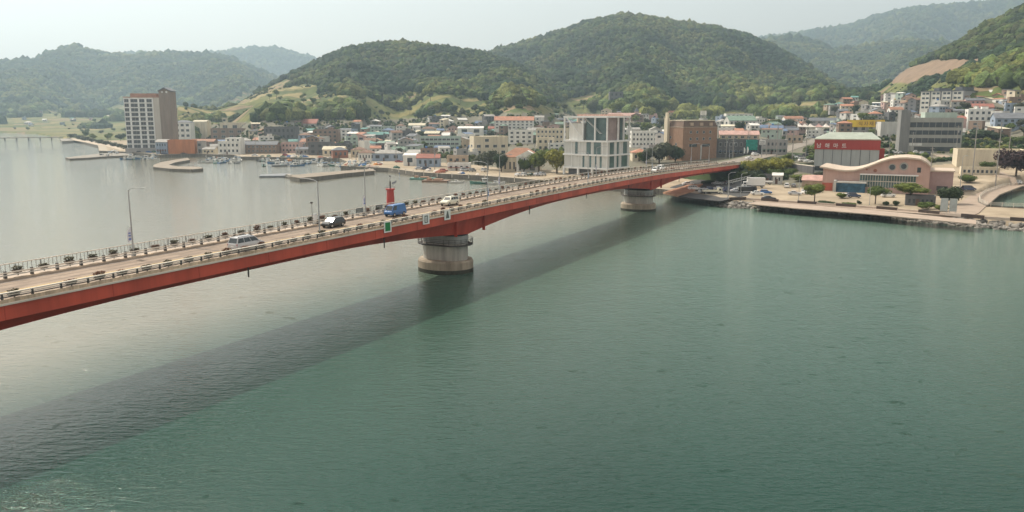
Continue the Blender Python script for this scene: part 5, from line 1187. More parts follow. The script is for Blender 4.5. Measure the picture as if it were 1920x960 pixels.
mb = MB(); mb.boxb(4,10,-1.6,-.2,3.5,9.2); mb.build('net', mat('green_net', (.02,.25,.20), var=.3, scale=1), t)
bld('grey shops with pale sign right of the netted shops', 1428, 1478, 290, 262, 'grey', 'flat', 'grey', 2, 10, -12, 6, 1, cat='shop row', shop=True, land='the grey shops')
bld('small tan building at the bend of the town road', 1475, 1505, 268, 254, 'tan', 'flat', 'pink', 1, 8, -16, 3, 1)
bld('long white walled bungalow beyond the market tents', 1473, 1512, 232, 219, 'white', 'gable', 'rust', 1, 10, 0, 6, 0)
bld('long grey roofed sheds right of the white bungalow', 1523, 1588, 233, 222, 'grey', 'gable', 'slate', 1, 12, 0, 6, 0, cat='shed')
t = bld('store with a big yellow sign board behind the red banded hall', 1598, 1660, 252, 226, 'grey', 'flat', 'grey', 1, 14, -12, 4, 0, cat='store', land='the yellow sign store')
mb = MB(); wS = 25
mb.boxb(-14,11.5,-.7,-.2,5.2,10.4); sg_ = mb.build('sign_board', mat('sign_yellow', (.72,.48,.04), var=.08), t); mb = MB(); mb.cyl((-9.6,-.8,7.8),(-9.6,-.7,7.8),2.0,2.0,20); mb.build('sign_disc', mat('sign_amber', (.78,.56,.03), var=.05), sg_)
text(sg_, '식자재마트', 3.4, (-6.4, -.76, 6.5), mat('sign_brown', (.16,.06,.02), var=.05))
bld('white blue walled warehouse between yellow sign and office', 1652, 1692, 258, 229, 'pale', 'flat', 'white', 1, 14, -12, 0, 0, cat='warehouse')
bld('cream long hall with pale panels near the right edge', 1802, 1925, 314, 281, 'cream', 'flat', 'cream', 1, 16, -22, 0, 0, cat='hall', door=False, land='the cream hall at right')
bld('low arcade with brown arches in front of the cream hall', 1806, 1872, 328, 314, 'cream', 'flat', 'grey', 1, 5, -22, 8, 0, cat='arcade', wf=.55, hf=.6, door=False)
bld('blue grey walled workshop with slate roof at the right edge', 1870, 1935, 241, 214, 'blue', 'gable', 'slate', 2, 16, -20, 5, 1, cat='workshop', land='the blue grey workshop')
bld('white three storey house with tiered balconies right of the office', 1816, 1862, 240, 205, 'white', 'flat', 'white', 3, 12, -20, 4, 1, ex='stair', land='the white tiered house')
bld('pink roofed villa in front of the white apartment block', 1790, 1822, 236, 218, 'pink', 'hip', 'red', 2, 10, -20, 3, 1)
bld('red brown tiled house right of the white apartment block', 1826, 1866, 212, 196, 'pink', 'gable', 'red', 1, 12, -20, 3, 1)
bld('blue glazed hillside cafe with white frame above mid town', 655, 686, 214, 201, 'blue', 'flat', 'white', 2, 12, 0, 4, 0, wf=.8, cat='cafe', land='the blue hillside cafe')
bld('dark hillside house with white roof terrace above the church', 1143, 1170, 192, 172, 'dark', 'flat', 'white', 2, 12, 0, 3, 0, land='the dark hillside house')
bld('reddish roofed hall behind the glass and concrete building', 1084, 1172, 234, 216, 'tan', 'gable', 'rust', 2, 16, 0, 9, 0, cat='hall', land='the reddish roofed hall')
bld('small house with red hipped roof on the rise above the hotel', 1250, 1278, 216, 208, 'cream', 'hip', 'orange', 1, 10, 0, 3, 0)
bld('small grey booth with white cabin in the parking area', 1448, 1466, 345, 326, 'pale', 'gable', 'white', 1, 4, -20, 2, 1, cat='booth')
bld('dark kiosk left of the grey booth near the box truck', 1431, 1449, 343, 327, 'dark', 'flat', 'white', 1, 4, -20, 2, 0, cat='kiosk')
bld('low salmon garage left of the pink visitor centre', 1502, 1542, 350, 332, 'tan', 'gable', 'pink', 1, 9, -24, 0, 0, cat='garage', door=False)
bld('small white dark windowed toilet block with shade darkened walls behind the shore trees', 1700, 1752, 386, 371, 'dark', 'flat', 'white', 1, 5, -24, 6, 1, cat='pavilion', wf=.5, hf=.6)  # wall colour darkened to carry the shade of the trees
# retaining wall of the raised car park
ra, rb_ = P(1470, 322, 3), P(1525, 330, 3); t = thing('retaining_wall', 'dark concrete retaining wall holding up the raised car park', 'wall', ra)
mb = MB(); mb.bar(Vector((0,0,.8)), rb_-ra+Vector((0,0,.8)), .8, 7); mb.build('wall_face', mat('dark_retaining', (.12,.115,.12), var=.2, streak=True), t)
mb = MB(); mb.bar(Vector((0,0,4.4)), rb_-ra+Vector((0,0,4.4)), 1.0, .3); mb.build('coping', pale, t)
# ---- lighthouse
c = P(733, 402, 0); t = thing('lighthouse', 'small red harbour lighthouse with solar panel seen behind the bridge', 'lighthouse', c)
mb = MB(); mb.cyl((0,0,-3),(0,0,1.4),3.2,3.0,24); mb.build('base', conc, t)
mb = MB(); rng_ = [(0,1.4,1.45),(0,7.2,1.12)]; mb.cyl((0,0,1.4),(0,0,7.6),1.35,1.05,20); mb.build('tower', mat('lighthouse_red', (.42,.045,.035), rough=.5, var=.08), t)
mb = MB(); mb.cyl((0,0,7.6),(0,0,7.95),1.45,1.45,20); mb.build('gallery', mat('lighthouse_red',(0,0,0)), t)
mb = MB()
for k in range(12): a = k*math.pi/6; mb.cyl((1.38*math.cos(a),1.38*math.sin(a),7.95),(1.38*math.cos(a),1.38*math.sin(a),8.8),.035,None,5)
for zz in (8.35,8.8): 
    for k in range(12): a = k*math.pi/6; b_ = a+math.pi/6; mb.bar((1.38*math.cos(a),1.38*math.sin(a),zz),(1.38*math.cos(b_),1.38*math.sin(b_),zz),.05,.05)
mb.build('railing', steel, t)
mb = MB(); mb.cyl((0,0,7.95),(0,0,10.2),.28,.22,10); mb.cyl((0,0,10.2),(0,0,11.6),.05,None,6); mb.cyl((0,0,11.5),(0,0,11.95),.22,.22,8); mb.build('lantern', raild, t)
mb = MB(); mb.add([(.6,-.4,9.3),(1.9,-.4,9.9),(1.9,.5,10.4),(.6,.5,9.8),(.6,-.4,9.22),(1.9,-.4,9.82),(1.9,.5,10.32),(.6,.5,9.72)],[(0,1,2,3),(7,6,5,4),(0,4,5,1),(1,5,6,2),(2,6,7,3),(3,7,4,0)]); mb.build('solar_panel', mat('solar', (.03,.035,.05), rough=.7, spec=.1), t)
LAND['the red lighthouse'] = (733, 370)
# ================================================================ FILLER HOUSES
def free(x, y, r, k=.8):
    return all((x-a)**2 + (y-b)**2 > (k*(r+c))**2 for a, b, c in FOOT)
REG = [  # pixel box, how many, wall palette, roof palette
 ((640,780,244,282), 26), ((780,930,226,262), 24), ((560,700,232,268), 12), ((880,1060,222,262), 16), ((1040,1240,214,262), 22), ((1186,1240,262,286), 4),
 ((1350,1480,226,262), 18), ((1440,1600,228,262), 20), ((1560,1740,200,228), 26), ((1780,1918,196,262), 22), ((1820,1918,186,204), 12), ((560,640,262,286), 8), ((700,900,258,300), 30), ((400,560,238,284), 26), ((640,760,262,290), 12),
 ((0,200,206,238), 12), ((1590,1720,186,204), 12), ((1730,1800,206,222), 5)]
wk_pool = ['white','white','cream','pale','pale','grey','grey','tan','pink','brown','blue','green','brown','tan','dark']; rk_pool = ['grey','grey','white','blue','slate','slate','orange','teal','cream','rust','green','brown','brown','white','dark','grey']
nf = 0
for (xa, xb, ya, yb_), n in REG:
    got = 0; tries = 0; n = int(n * 1.1)
    while got < n and tries < n * 40:
        tries += 1; px = random.uniform(xa, xb); py = random.uniform(ya, yb_); g_ = G(px, py)
        if ter([g_.x], [g_.y])[1][0] < 30: continue
        pm_ = PXM(g_); w_ = random.uniform(8, 15); fl = random.choice([1,1,1,1,2,2,2,3]) if g_.y < 900 else random.choice([1,1,1,2])
        if not free(g_.x, g_.y + 4, w_ * .5, .72): continue
        rf = random.choice(['flat','flat','gable','hip','gablex','shed']) if fl > 1 else random.choice(['gable','hip','gable','flat','shed'])
        wk = random.choice(wk_pool); rk = random.choice(rk_pool); hh = fl * 2.9 + .8 + (1.4 if rf != 'flat' else 0)
        dd = random.uniform(7, 11); yw = random.choice([0, -12, 10, -25, 22, -6]) + random.uniform(-4, 4)
        lead = f"{['low','two storey','three storey'][fl-1]} {W_[wk][0]} house with {R_[rk][0]} {'flat' if rf=='flat' else 'pitched' if rf in ('gable','gablex') else 'hipped' if rf=='hip' else 'sloping'} roof"
        t = bld('', px - w_*pm_/2, px + w_*pm_/2, py, py - hh*pm_, wk, rf, rk, fl, dd, yw, None, 1, ex=random.choice(['', 'tank', 'stair', 'tanky', 'stair ac', '']), frame=False, jit=.15, group='houses of the town')
        auto(t, lead, (px, py - hh*pm_*.5)); got += 1; nf += 1
print('filler houses', nf)
# ================================================================ TREES
def leaf_cloud(seed, n, lobes, leaf, zsq=.8):
    g = random.Random(seed); mb = MB(); L_ = []
    for i in range(lobes):
        a = g.uniform(0, 6.28); r = g.uniform(.15, .62) if i else 0; L_.append((r*math.cos(a), r*math.sin(a), g.uniform(-.25, .45), g.uniform(.34, .58)))
    for i in range(n):
        x, y, z, r = g.choice(L_); u = Vector((g.gauss(0,1), g.gauss(0,1), g.gauss(0,1))).normalized(); rr_ = r * g.uniform(.55, 1.08)
        c = Vector((x, y, z)) + u * rr_; c.z = c.z * zsq
        s = leaf * g.uniform(.6, 1.4); p = u.orthogonal().normalized(); q = u.cross(p); a = g.uniform(0, 6.28); p2 = (p*math.cos(a) + q*math.sin(a) + u*g.uniform(-.5,.5)) * s; q2 = (q*math.cos(a) - p*math.sin(a) + u*g.uniform(-.5,.5)) * s * .7
        mb.add([c-p2, c+q2, c+p2, c-q2], [(0,1,2,3)])
    return mb
LM = dict(mid=leaf_mat('leaves_mid', (.080,.118,.028)), dark=leaf_mat('leaves_dark', (.040,.062,.028)), yellow=leaf_mat('leaves_yellow', (.21,.21,.035)), light=leaf_mat('leaves_light', (.13,.165,.036)), purple=leaf_mat('leaves_plum', (.050,.028,.034)), grey=leaf_mat('leaves_greygreen', (.075,.085,.055)))
barkm = mat('bark', (.11,.08,.06), var=.25, scale=2)
CM = {}
def crown_me(tone, kind, hi):
    k = (tone, kind, hi)
    if k not in CM:
        CM[k] = leaf_cloud(hash(kind) % 97 + kind * 13, 2600 if hi else 420, 9, .075 if hi else .15).mesh('crown', LM[tone])
    return CM[k]
tr_mb = MB(); tr_mb.cyl((0,0,-.5),(0,0,.62),.05,.028,7)
for a in (0.4, 2.3, 4.4): tr_mb.cyl((0,0,.42),(.26*math.cos(a),.26*math.sin(a),.80),.022,.008,5)
TR = tr_mb.mesh('trunk', barkm)
def tree(px, py, hpx, wpx, tone, label, kind=None, name='tree', group=None, hi=False, lift=None, z=None, cat='tree', trunk=True):
    g_ = G(px, py) if z is None else P(px, py, z); pm_ = PXM(g_); h = hpx/pm_; w2 = wpx/pm_/2
    t = thing(name, label or '', cat, g_, 0, group); kd = random.randrange(5) if kind is None else kind
    lift = (.38 if trunk else .12) if lift is None else lift
    o = put('crown', crown_me(tone, kd, hi), t, (0, 0, h*(lift + (1-lift)*.44)), random.uniform(0, 6.28)); o.scale = (w2*1.12, w2*1.12, h*(1-lift)*.70)
    if trunk: o = put('trunk', TR, t, (0,0,0), random.uniform(0, 6)); o.scale = (h*.9, h*.9, h*.95)
    FOOT.append((g_.x, g_.y, w2*.7)); return t
tree(1527, 378, 34, 42, 'light', 'round green tree left of the two shore trees, beside a planting bed', hi=True, kind=0, lift=.3, name='shore_tree')
tree(1641, 383, 36, 40, 'mid', 'slim trunked green tree by the promenade in front of the visitor centre', hi=True, kind=1, lift=.4, name='shore_tree')
tree(1706, 383, 42, 76, 'light', 'broad flat topped green tree before the visitor centre entrance', hi=True, kind=2, lift=.45, name='shore_tree')
tree(1784, 383, 36, 48, 'dark', 'dark rounded tree at the right corner of the visitor centre', hi=True, kind=3, lift=.1, trunk=False, name='shore_tree')
tree(1010, 322, 44, 46, 'light', 'yellow green leafy tree left of the glass and concrete building', hi=True, kind=1, lift=.1, trunk=True)
tree(1044, 325, 50, 52, 'yellow', 'large yellow green tree touching the glass and concrete building', hi=True, kind=2, lift=.1)
tree(982, 322, 26, 26, 'mid', 'small bluish bush tree before the white columned hall', hi=True, kind=3, lift=.1)
tree(915, 318, 40, 50, 'grey', 'dull grey green tree left of the white columned hall', hi=True, kind=4, lift=.1)
tree(940, 322, 36, 30, 'dark', 'dark tree hard against the white columned hall', hi=True, kind=0, lift=.1)
tree(1236, 306, 44, 60, 'grey', 'wide grey green tree left in front of the brown hotel', hi=True, kind=2, lift=.05)
tree(1266, 304, 34, 40, 'dark', 'dark leafy tree at the corner of the brown hotel', hi=True, kind=1, lift=.05)
tree(1208, 305, 22, 30, 'mid', 'small round tree below the orange hipped cottage', hi=True, kind=4, lift=.05)
tree(1905, 330, 52, 66, 'purple', 'large plum coloured tree at the right edge', hi=True, kind=0, lift=.1)
tree(1222, 216, 34, 62, 'mid', 'very wide domed green tree on the rise behind the hotel', hi=True, kind=3, lift=.1)
tree(1160, 212, 24, 32, 'light', 'pale green round tree left of the steepled church', hi=True, kind=1, lift=.1)
for i, (px, py, h_, w_, tn, lb) in enumerate([(1410,330,34,48,'yellow','yellow green bush where the bridge meets the bank'),(1438,326,32,56,'yellow','widest yellow green bush on the bank right of the bridge end'),(1462,319,26,44,'yellow','light green bush on the bank above the dark retaining wall'),(1425,342,20,40,'dark','dark bush on the bank behind the box truck'),(1478,330,16,34,'mid','low green bush at the foot of the retaining wall'),(1505,340,14,44,'light','pale green hedge patch behind the salmon garage'),(1395,322,18,24,'mid','small green bush tucked under the bridge end'),(1480,300,12,22,'light','grassy bush on the verge of the raised car park')]):
    tree(px, py, h_, w_, tn, lb, hi=True, name='bush', cat='bush', trunk=False, lift=.0)
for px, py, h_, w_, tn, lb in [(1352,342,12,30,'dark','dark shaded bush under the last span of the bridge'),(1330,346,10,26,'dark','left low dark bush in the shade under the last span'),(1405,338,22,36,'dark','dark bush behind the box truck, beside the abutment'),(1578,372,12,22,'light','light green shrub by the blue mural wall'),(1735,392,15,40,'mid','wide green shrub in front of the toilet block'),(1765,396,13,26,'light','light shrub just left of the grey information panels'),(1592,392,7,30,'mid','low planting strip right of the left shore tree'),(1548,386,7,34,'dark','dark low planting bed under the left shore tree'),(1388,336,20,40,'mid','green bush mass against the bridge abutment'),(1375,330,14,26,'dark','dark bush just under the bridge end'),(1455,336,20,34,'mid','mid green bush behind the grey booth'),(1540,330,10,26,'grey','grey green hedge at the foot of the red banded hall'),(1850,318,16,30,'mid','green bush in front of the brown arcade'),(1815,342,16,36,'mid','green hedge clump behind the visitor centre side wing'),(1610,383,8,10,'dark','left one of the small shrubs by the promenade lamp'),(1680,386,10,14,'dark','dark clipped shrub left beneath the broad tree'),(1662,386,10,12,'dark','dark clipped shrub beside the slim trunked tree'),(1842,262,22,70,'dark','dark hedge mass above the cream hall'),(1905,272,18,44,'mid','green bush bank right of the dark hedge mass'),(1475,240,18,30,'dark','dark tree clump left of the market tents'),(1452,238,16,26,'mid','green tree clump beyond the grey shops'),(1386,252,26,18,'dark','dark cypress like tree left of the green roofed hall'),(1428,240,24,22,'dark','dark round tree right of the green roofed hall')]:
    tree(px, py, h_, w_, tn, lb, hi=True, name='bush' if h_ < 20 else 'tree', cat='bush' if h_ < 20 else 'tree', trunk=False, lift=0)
# hedge and trees behind the left shore road
for k in range(9):
    px = 136 + k*12.5; t = tree(px, 259 + k*2.6, 9, 18, 'grey', '', name='bush', cat='bush', trunk=False, lift=0, group='bushes along the left shore road'); auto(t, 'grey green roadside bush', (px, 257+k*2.6))
TREG = [((150,245,246,264), 16, ['light','mid','dark']), ((0,240,204,246), 30, ['mid','grey','dark']), ((380,560,208,238), 12, ['mid','light','dark']), ((560,780,215,262), 26, ['mid','grey','dark','light']), ((780,930,205,262), 24, ['mid','grey','dark']), ((930,1060,206,240), 10, ['mid','light']),
        ((1040,1240,196,262), 22, ['mid','grey','light']), ((1340,1480,200,262), 14, ['dark','mid']), ((1480,1640,196,250), 14, ['mid','dark','grey']), ((1600,1920,180,262), 46, ['mid','dark','light','grey']), ((700,880,266,300), 10, ['grey','mid']), ((480,640,172,212), 18, ['light','mid']), ((660,920,182,214), 22, ['mid','light','grey']), ((380,520,262,284), 4, ['grey'])]
nt_ = 0
for (xa, xb, ya, yb_), n, tones in TREG:
    got = tries = 0
    while got < n and tries < n*20:
        tries += 1; px = random.uniform(xa, xb); py = random.uniform(ya, yb_); g_ = G(px, py)
        if g_.y > 2600 or ter([g_.x], [g_.y])[1][0] < 12: continue
        r = random.uniform(2.2, 5.0)
        if not free(g_.x, g_.y, r, .75): continue
        pm_ = PXM(g_); tn = random.choice(tones); h_ = r * random.uniform(1.5, 2.2)
        t = tree(px, py, h_*pm_, 2*r*pm_, tn, '', group='trees among the houses', lift=random.uniform(.08,.25))
        auto(t, {'mid':'green','dark':'dark green','light':'light green','grey':'grey green','yellow':'yellow green'}[tn] + (' tall tree' if h_ > 8 else ' round tree' if r > 3.4 else ' small tree'), (px, py - h_*pm_*.5)); got += 1; nt_ += 1
print('trees', nt_)
# yard greenery filling the gaps between the houses
g = np.random.default_rng(77); n = 42000; pxs = g.uniform(380, 1990, n); 
a_ = g.uniform(R(-28), R(36), n); r_ = g.uniform(330, 1500, n); x_ = r_*np.sin(a_); y_ = r_*np.cos(a_); z_, s_1, f_1 = ter(x_, y_); q_ = zone(x_, y_, z_, s_1, f_1)
cl2 = fbm(x_/45, y_/45, 3, 61); k_1 = (((q_ == 1) & (cl2 > -.03)) | ((q_ == 2) & (s_1 > 120) & (cl2 > .10))) & (s_1 > 62)
fx = np.array(FOOT); 
for a, b, c in FOOT: k_1 &= ((x_-a)**2 + (y_-b)**2 > (c*.85)**2)
for (ax, ay, bx, by, *_r) in PLAT:
    dx, dy = bx-ax, by-ay; t_ = np.clip(((x_-ax)*dx + (y_-ay)*dy)/(dx*dx+dy*dy), 0, 1); k_1 &= np.hypot(x_-ax-t_*dx, y_-ay-t_*dy) > _r[2] + 3
x_, y_, z_ = x_[k_1], y_[k_1], z_[k_1]; n = len(x_); ra_ = g.uniform(.7, 2.1, n)
me = blob_mesh('garden_greenery', np.stack([x_, y_, z_ + ra_*.4], 1), ra_, 1, TONES[g.integers(0, 8, n)] * g.uniform(.7, 1.4, (n, 1)), FM); tag(put('garden_greenery', me), 'low shrubs and vegetable plots between the houses', kind='stuff'); print('greenery', n)
# ================================================================ BOATS
boatw = mat('boat_white', (.70,.70,.67), rough=.45, var=.15); 
def boat_proto(kind, hullc, L=9.0):
    hm = mat('hull_' + hullc, {'white':(.66,.66,.63),'blue':(.07,.17,.32),'green':(.10,.24,.20),'grey':(.27,.29,.31),'brown':(.24,.15,.10)}[hullc], rough=.5, var=.2); Wd = L*.27
    t = thing({'work':'fishing_boat','speed':'motor_boat','barge':'barge'}[kind], '', 'boat')
    mb = MB()
    if kind == 'barge':
        mb.loft([[(-L/2,-Wd*.8,-.3),(-L/2,Wd*.8,-.3),(-L/2,Wd*.8,.9),(-L/2,-Wd*.8,.9)],[(L/2-.8,-Wd*.8,-.3),(L/2-.8,Wd*.8,-.3),(L/2-.8,Wd*.8,.9),(L/2-.8,-Wd*.8,.9)],[(L/2,-Wd*.8,.3),(L/2,Wd*.8,.3),(L/2,Wd*.8,.9),(L/2,-Wd*.8,.9)]])
    else:
        secs = []
        for x, f, z in ((-.5,.80,.75),(-.25,.97,.72),(.05,1,.78),(.28,.82,.95),(.42,.45,1.2),(.5,.04,1.45)):
            w_ = Wd/2*f; secs.append([(x*L,-w_*.55,-.35),(x*L,w_*.55,-.35),(x*L,w_,z),(x*L,w_*.88,z),(x*L,w_*.8,z-.3),(x*L,-w_*.8,z-.3),(x*L,-w_*.88,z),(x*L,-w_,z)])
        mb.loft(secs)
    mb.build('hull', hm, t)
    if kind == 'work':
        mb = MB(); mb.boxb(-L*.30,-L*.06,-Wd*.27,Wd*.27,.45,2.3); c = mb.build('cabin', boatw, t)
        mb = MB(); mb.boxb(-L*.32,-L*.03,-Wd*.31,Wd*.31,2.3,2.42); mb.build('cabin_roof', mat('cabin_roof_blue', (.10,.20,.36)) if hullc == 'white' else boatw, c)
        mb = MB(); mb.boxb(-L*.055,-L*.045,-Wd*.22,Wd*.22,1.5,2.1); mb.boxb(-L*.27,-L*.10,-Wd*.285,Wd*.285,1.55,2.1); mb.build('cabin_window', winm, c)
        mb = MB(); mb.cyl((-L*.1,0,2.4),(-L*.1,0,4.8),.06,None,6); mb.bar((-L*.1,-.6,4.0),(-L*.1,.6,4.0),.06,.06); mb.build('mast', steel, t)
        mb = MB(); mb.boxb(L*.02,L*.16,-Wd*.22,Wd*.22,.5,.95); mb.build('fish_hold', mat('hatch_green', (.12,.25,.22)), t)
    elif kind == 'speed':
        mb = MB(); mb.loft([[(-L*.12,-Wd*.3,.6),(-L*.12,Wd*.3,.6),(-L*.12,Wd*.25,1.5),(-L*.12,-Wd*.25,1.5)],[(L*.18,-Wd*.25,.8),(L*.18,Wd*.25,.8),(L*.08,Wd*.2,1.45),(L*.08,-Wd*.2,1.45)]]); mb.build('cabin', boatw, t)
        mb = MB(); mb.boxb(-L*.13,L*.02,-Wd*.27,Wd*.27,1.05,1.35); mb.build('cabin_window', winm, t)
        mb = MB(); mb.boxb(-L*.56,-L*.5,-.25,.25,-.2,1.2); mb.build('outboard_motor', dkpl, t)
    else:
        mb = MB(); mb.boxb(-L*.1,L*.25,-Wd*.4,Wd*.4,.9,1.5); mb.boxb(-L*.35,-L*.2,-Wd*.3,Wd*.5,.9,1.8); mb.build('cargo', mat('rust_cargo', (.42,.25,.17), var=.35, scale=1.5), t)
        mb = MB(); mb.bar((-L*.3,0,.9),(-L*.15,0,3.4),.14,.14); mb.build('derrick', steel, t)
    return t
BP = {}; BN = {'work':'fishing boat','speed':'motor boat','barge':'work barge'}
def boat(px, py, kind, hc, rz, label='', group='small boats moored in the harbour', land=False):
    if (kind, hc) not in BP: o = BP[(kind, hc)] = boat_proto(kind, hc, {'work':9.5,'speed':7.5,'barge':13}[kind])
    else: o = copy_tree(BP[(kind, hc)])
    c = G(px, py) if land else P(px, py, 0); o.location = c + (Vector((0,0,.5)) if land else Vector((0,0,0))); o.rotation_euler = (0,0,rz); s_ = random.uniform(.82, 1.1); o.scale = (s_, s_, s_)
    o['group'] = group
    if label: o['label'] = label
    else: auto(o, hc + ' hulled ' + BN[kind], (px, py))
    return o
cl_ = [((190,292,291,299), 26), ((383,452,299.5,306), 22), ((486,634,303,311.5), 36), ((640,690,323-9,317), 0)]
for (xa, xb, ya, yb_), n in cl_:
    for k in range(n):
        px = xa + (xb-xa)*(k+.5)/n + random.uniform(-1.5,1.5); py = random.choice([ya, (ya+yb_)/2, yb_]) + random.uniform(-.6,.6)
        boat(px, py, random.choice(['work','work','speed']), random.choice(['white','white','blue','green','grey','white']), R(random.choice([100, 80, 95, 110, 15, 200]) + random.uniform(-8,8)))
for px, py in ((644,314),(655,313.5),(668,312),(680,310)): boat(px, py, 'work', random.choice(['blue','white','green']), R(random.uniform(60,120)), land=True, group='boats hauled out by the jetty root')
boat(793, 336.5, 'barge', 'green', R(-8), 'cluttered work barge moored at the quay, left of the pair'); boat(818, 341, 'barge', 'brown', R(-10), 'brown work barge moored outside the other barge')
boat(856, 343.5, 'speed', 'white', R(12), 'white motor boat moored between the barges and the green boat'); boat(902, 345, 'work', 'green', R(178), 'pale green fishing boat moored just behind the bridge rail')
boat(930, 346, 'speed', 'white', R(10), 'small white motor boat nearest the bridge at the quay')
# heaps of nets, floats and tarpaulins on the quays
tarps = {'blue': (.05,.13,.30), 'rust red': (.34,.12,.07), 'pale': (.55,.50,.45), 'orange': (.50,.22,.07), 'dark green': (.04,.10,.07)}
def heap(px, py):
    g_ = G(px, py); cn = random.choice(list(tarps)); n_ = 9; r0_ = random.uniform(.9, 2.0); mb = MB(); rings = []
    for q_, (rr_, zz_) in enumerate(((1, -.1), (.92, .5), (.6, .95), (.12, 1.15))): rings.append([(r0_*1.5*rr_*random.uniform(.8,1.15)*math.cos(6.283*k/n_), r0_*rr_*random.uniform(.8,1.15)*math.sin(6.283*k/n_), r0_*.7*zz_*random.uniform(.85,1.1)) for k in range(n_)])
    mb.loft(rings); t = mb.build('net_heap', mat('tarp_' + cn.replace(' ', '_'), tarps[cn], var=.3, scale=2), None, g_, random.uniform(0, 3)); tag(t, '', 'net heap', 'heaps of fishing nets on the quay'); auto(t, cn + ' net heap on the quay', (px, py))
for xa, xb, y0_, y1_, n in ((200,300,284.5,289,12),(380,448,291,294.5,6),(486,635,295,301,18),(640,720,308,316,14),(740,830,317,326,8),(850,900,325,331,4)):
    for k in range(n): heap(random.uniform(xa, xb), random.uniform(y0_, y1_))
# ================================================================ PARKED CARS
cols9 = ['white','silver','black','white','grey','silver','white','dark blue','red']
def pcar(px, py, rz, label='', kind=None, c=None, group='parked cars', z=None):
    k = kind or random.choice(['sedan','suv','hatchback','sedan']); c = c or random.choice(cols9)
    loc = G(px, py) if z is None else P(px, py, z); o = car(k, c, loc + Vector((0,0,.12)), R(rz), label, group)
    FOOT.append((loc.x, loc.y, 2.4))
    if not label: auto(o, f"{c} {'van' if k=='minivan' else 'car' if k=='sedan' else 'off-road car' if k=='suv' else 'small car'}", (px, py))
    return o
for i, (px, c, k) in enumerate([(972,'white','sedan'),(984,'white','suv'),(996,'green','sedan'),(1007,'silver','sedan'),(1017,'silver','suv')]):
    pcar(px, 330.5 - i*.2, 55, ['leftmost white car of the five parked before the columned hall','second of five cars before the columned hall, white','dark green car, third of five before the columned hall','silver car, fourth of five before the columned hall','silver off-road car, rightmost of five before the columned hall'][i], k, c)
pcar(832, 322, 10, 'dark red car parked left of the white quay shop', 'hatchback', 'red')
pcar(871, 321, 30, 'silver car parked right before the white quay shop', 'suv', 'silver'); pcar(908, 322, 70, 'white van parked by the grey green tree on the quay', 'minivan', 'white'); pcar(886, 322, 60, 'dark car between the quay shop and the white van', 'suv', 'grey')
for px, py, rz, c, k in [(620,299,20,'white','sedan'),(612,298,20,'black','suv'),(711,308,5,'white','sedan'),(748,305,5,'red','sedan'),(690,307,60,'silver','suv'),(786,318,0,'silver','sedan'),(800,319,0,'dark blue','suv'),(478,293,10,'white','sedan'),(536,293,10,'red','suv'),(552,294,20,'white','sedan'),(568,295,20,'white','suv'),(345,291.5,0,'black','sedan'),(392,293.5,0,'white','sedan'),(310,292,10,'dark blue','suv'),(215,284,60,'white','sedan'),(262,288,20,'black','suv'),
                        (1488,297,-20,'white','suv'),(1500,296,-20,'grey','sedan'),(1512,294,-20,'black','suv'),(1506,303,12,'white','minivan'),(1516,306,12,'white','sedan'),(1436,283,30,'grey','suv'),(1450,280,30,'silver','sedan'),(1462,277,30,'dark blue','sedan'),(1502,262,20,'black','suv'),(1515,260,20,'white','sedan'),(1527,259,20,'dark blue','sedan'),
                        (1405,299,32,'white','sedan'),(1416,292,32,'white','suv'),
                        (1676,288,30,'white','sedan'),(1688,290,70,'silver','suv'),(1702,289,70,'black','sedan'),(1716,288,70,'white','suv'),(1728,289,70,'silver','sedan'),(1740,291,70,'dark blue','suv'),(1664,295,30,'white','sedan'),
                        (1490,366,-20,'silver','sedan'),(1585,371,0,'white','sedan'),(1475,352,70,'white','suv'),(1488,351,70,'grey','sedan'),(1420,366,-10,'white','sedan'),(1436,364,-10,'blue','hatchback'),(1600,371,0,'dark blue','suv'),(1330,357,8,'dark blue','sedan'),(1348,357,8,'silver','sedan'),(1368,360,8,'dark blue','suv'),(1322,368,5,'silver','minivan'),(1302,357,8,'white','suv'),(1290,348,8,'white','sedan'),(1345,347,8,'grey','sedan'),(1366,346,8,'black','sedan')]:
    pcar(px, py, rz, '', k, c)
pcar(1381, 361, 12, 'silver car parked beside the dark truck cab under the bridge edge', 'sedan', 'silver'); pcar(1441, 379, -2, 'black car parked on the promenade near the sandy ramp', 'sedan', 'black')
pcar(1514, 364, 20, 'white car half hidden by the left shore tree', 'suv', 'white'); pcar(1665, 370, -2, 'white off-road car parked in front of the visitor centre', 'suv', 'white')
pcar(1816, 358, 3, 'dark blue car parked on the grass right of the visitor centre', 'minivan', 'dark blue'); pcar(1905, 345, 150, 'white car on the coast road near the right edge', 'hatchback', 'white'); pcar(1889, 358, 25, 'dark car beside the white basin railing', 'suv', 'dark blue')
pcar(1640, 352, 0, 'white car close to the visitor centre glass front', 'sedan', 'white')
g_ = G(1410, 352); truck(g_ + Vector((0,0,.12)), R(172), 'white box truck parked on the lot right of the bridge', L=6.6, hb=2.9, boxc='white', cabc='white')
g_ = G(1432, 346); truck(g_ + Vector((0,0,.12)), R(172), 'small white flatbed truck behind the box truck', bed=True, name='flatbed_truck')
g_ = G(1334, 366); truck(g_ + Vector((0,0,.12)), R(-4), 'pale flatbed truck in the shade under the bridge', cabc='cream', bed=True, name='flatbed_truck')
g_ = G(1399, 361); truck(g_ + Vector((0,0,.12)), R(6), 'black tipper truck right of the silver car under the bridge', cabc='black', boxc='black', hb=1.2)
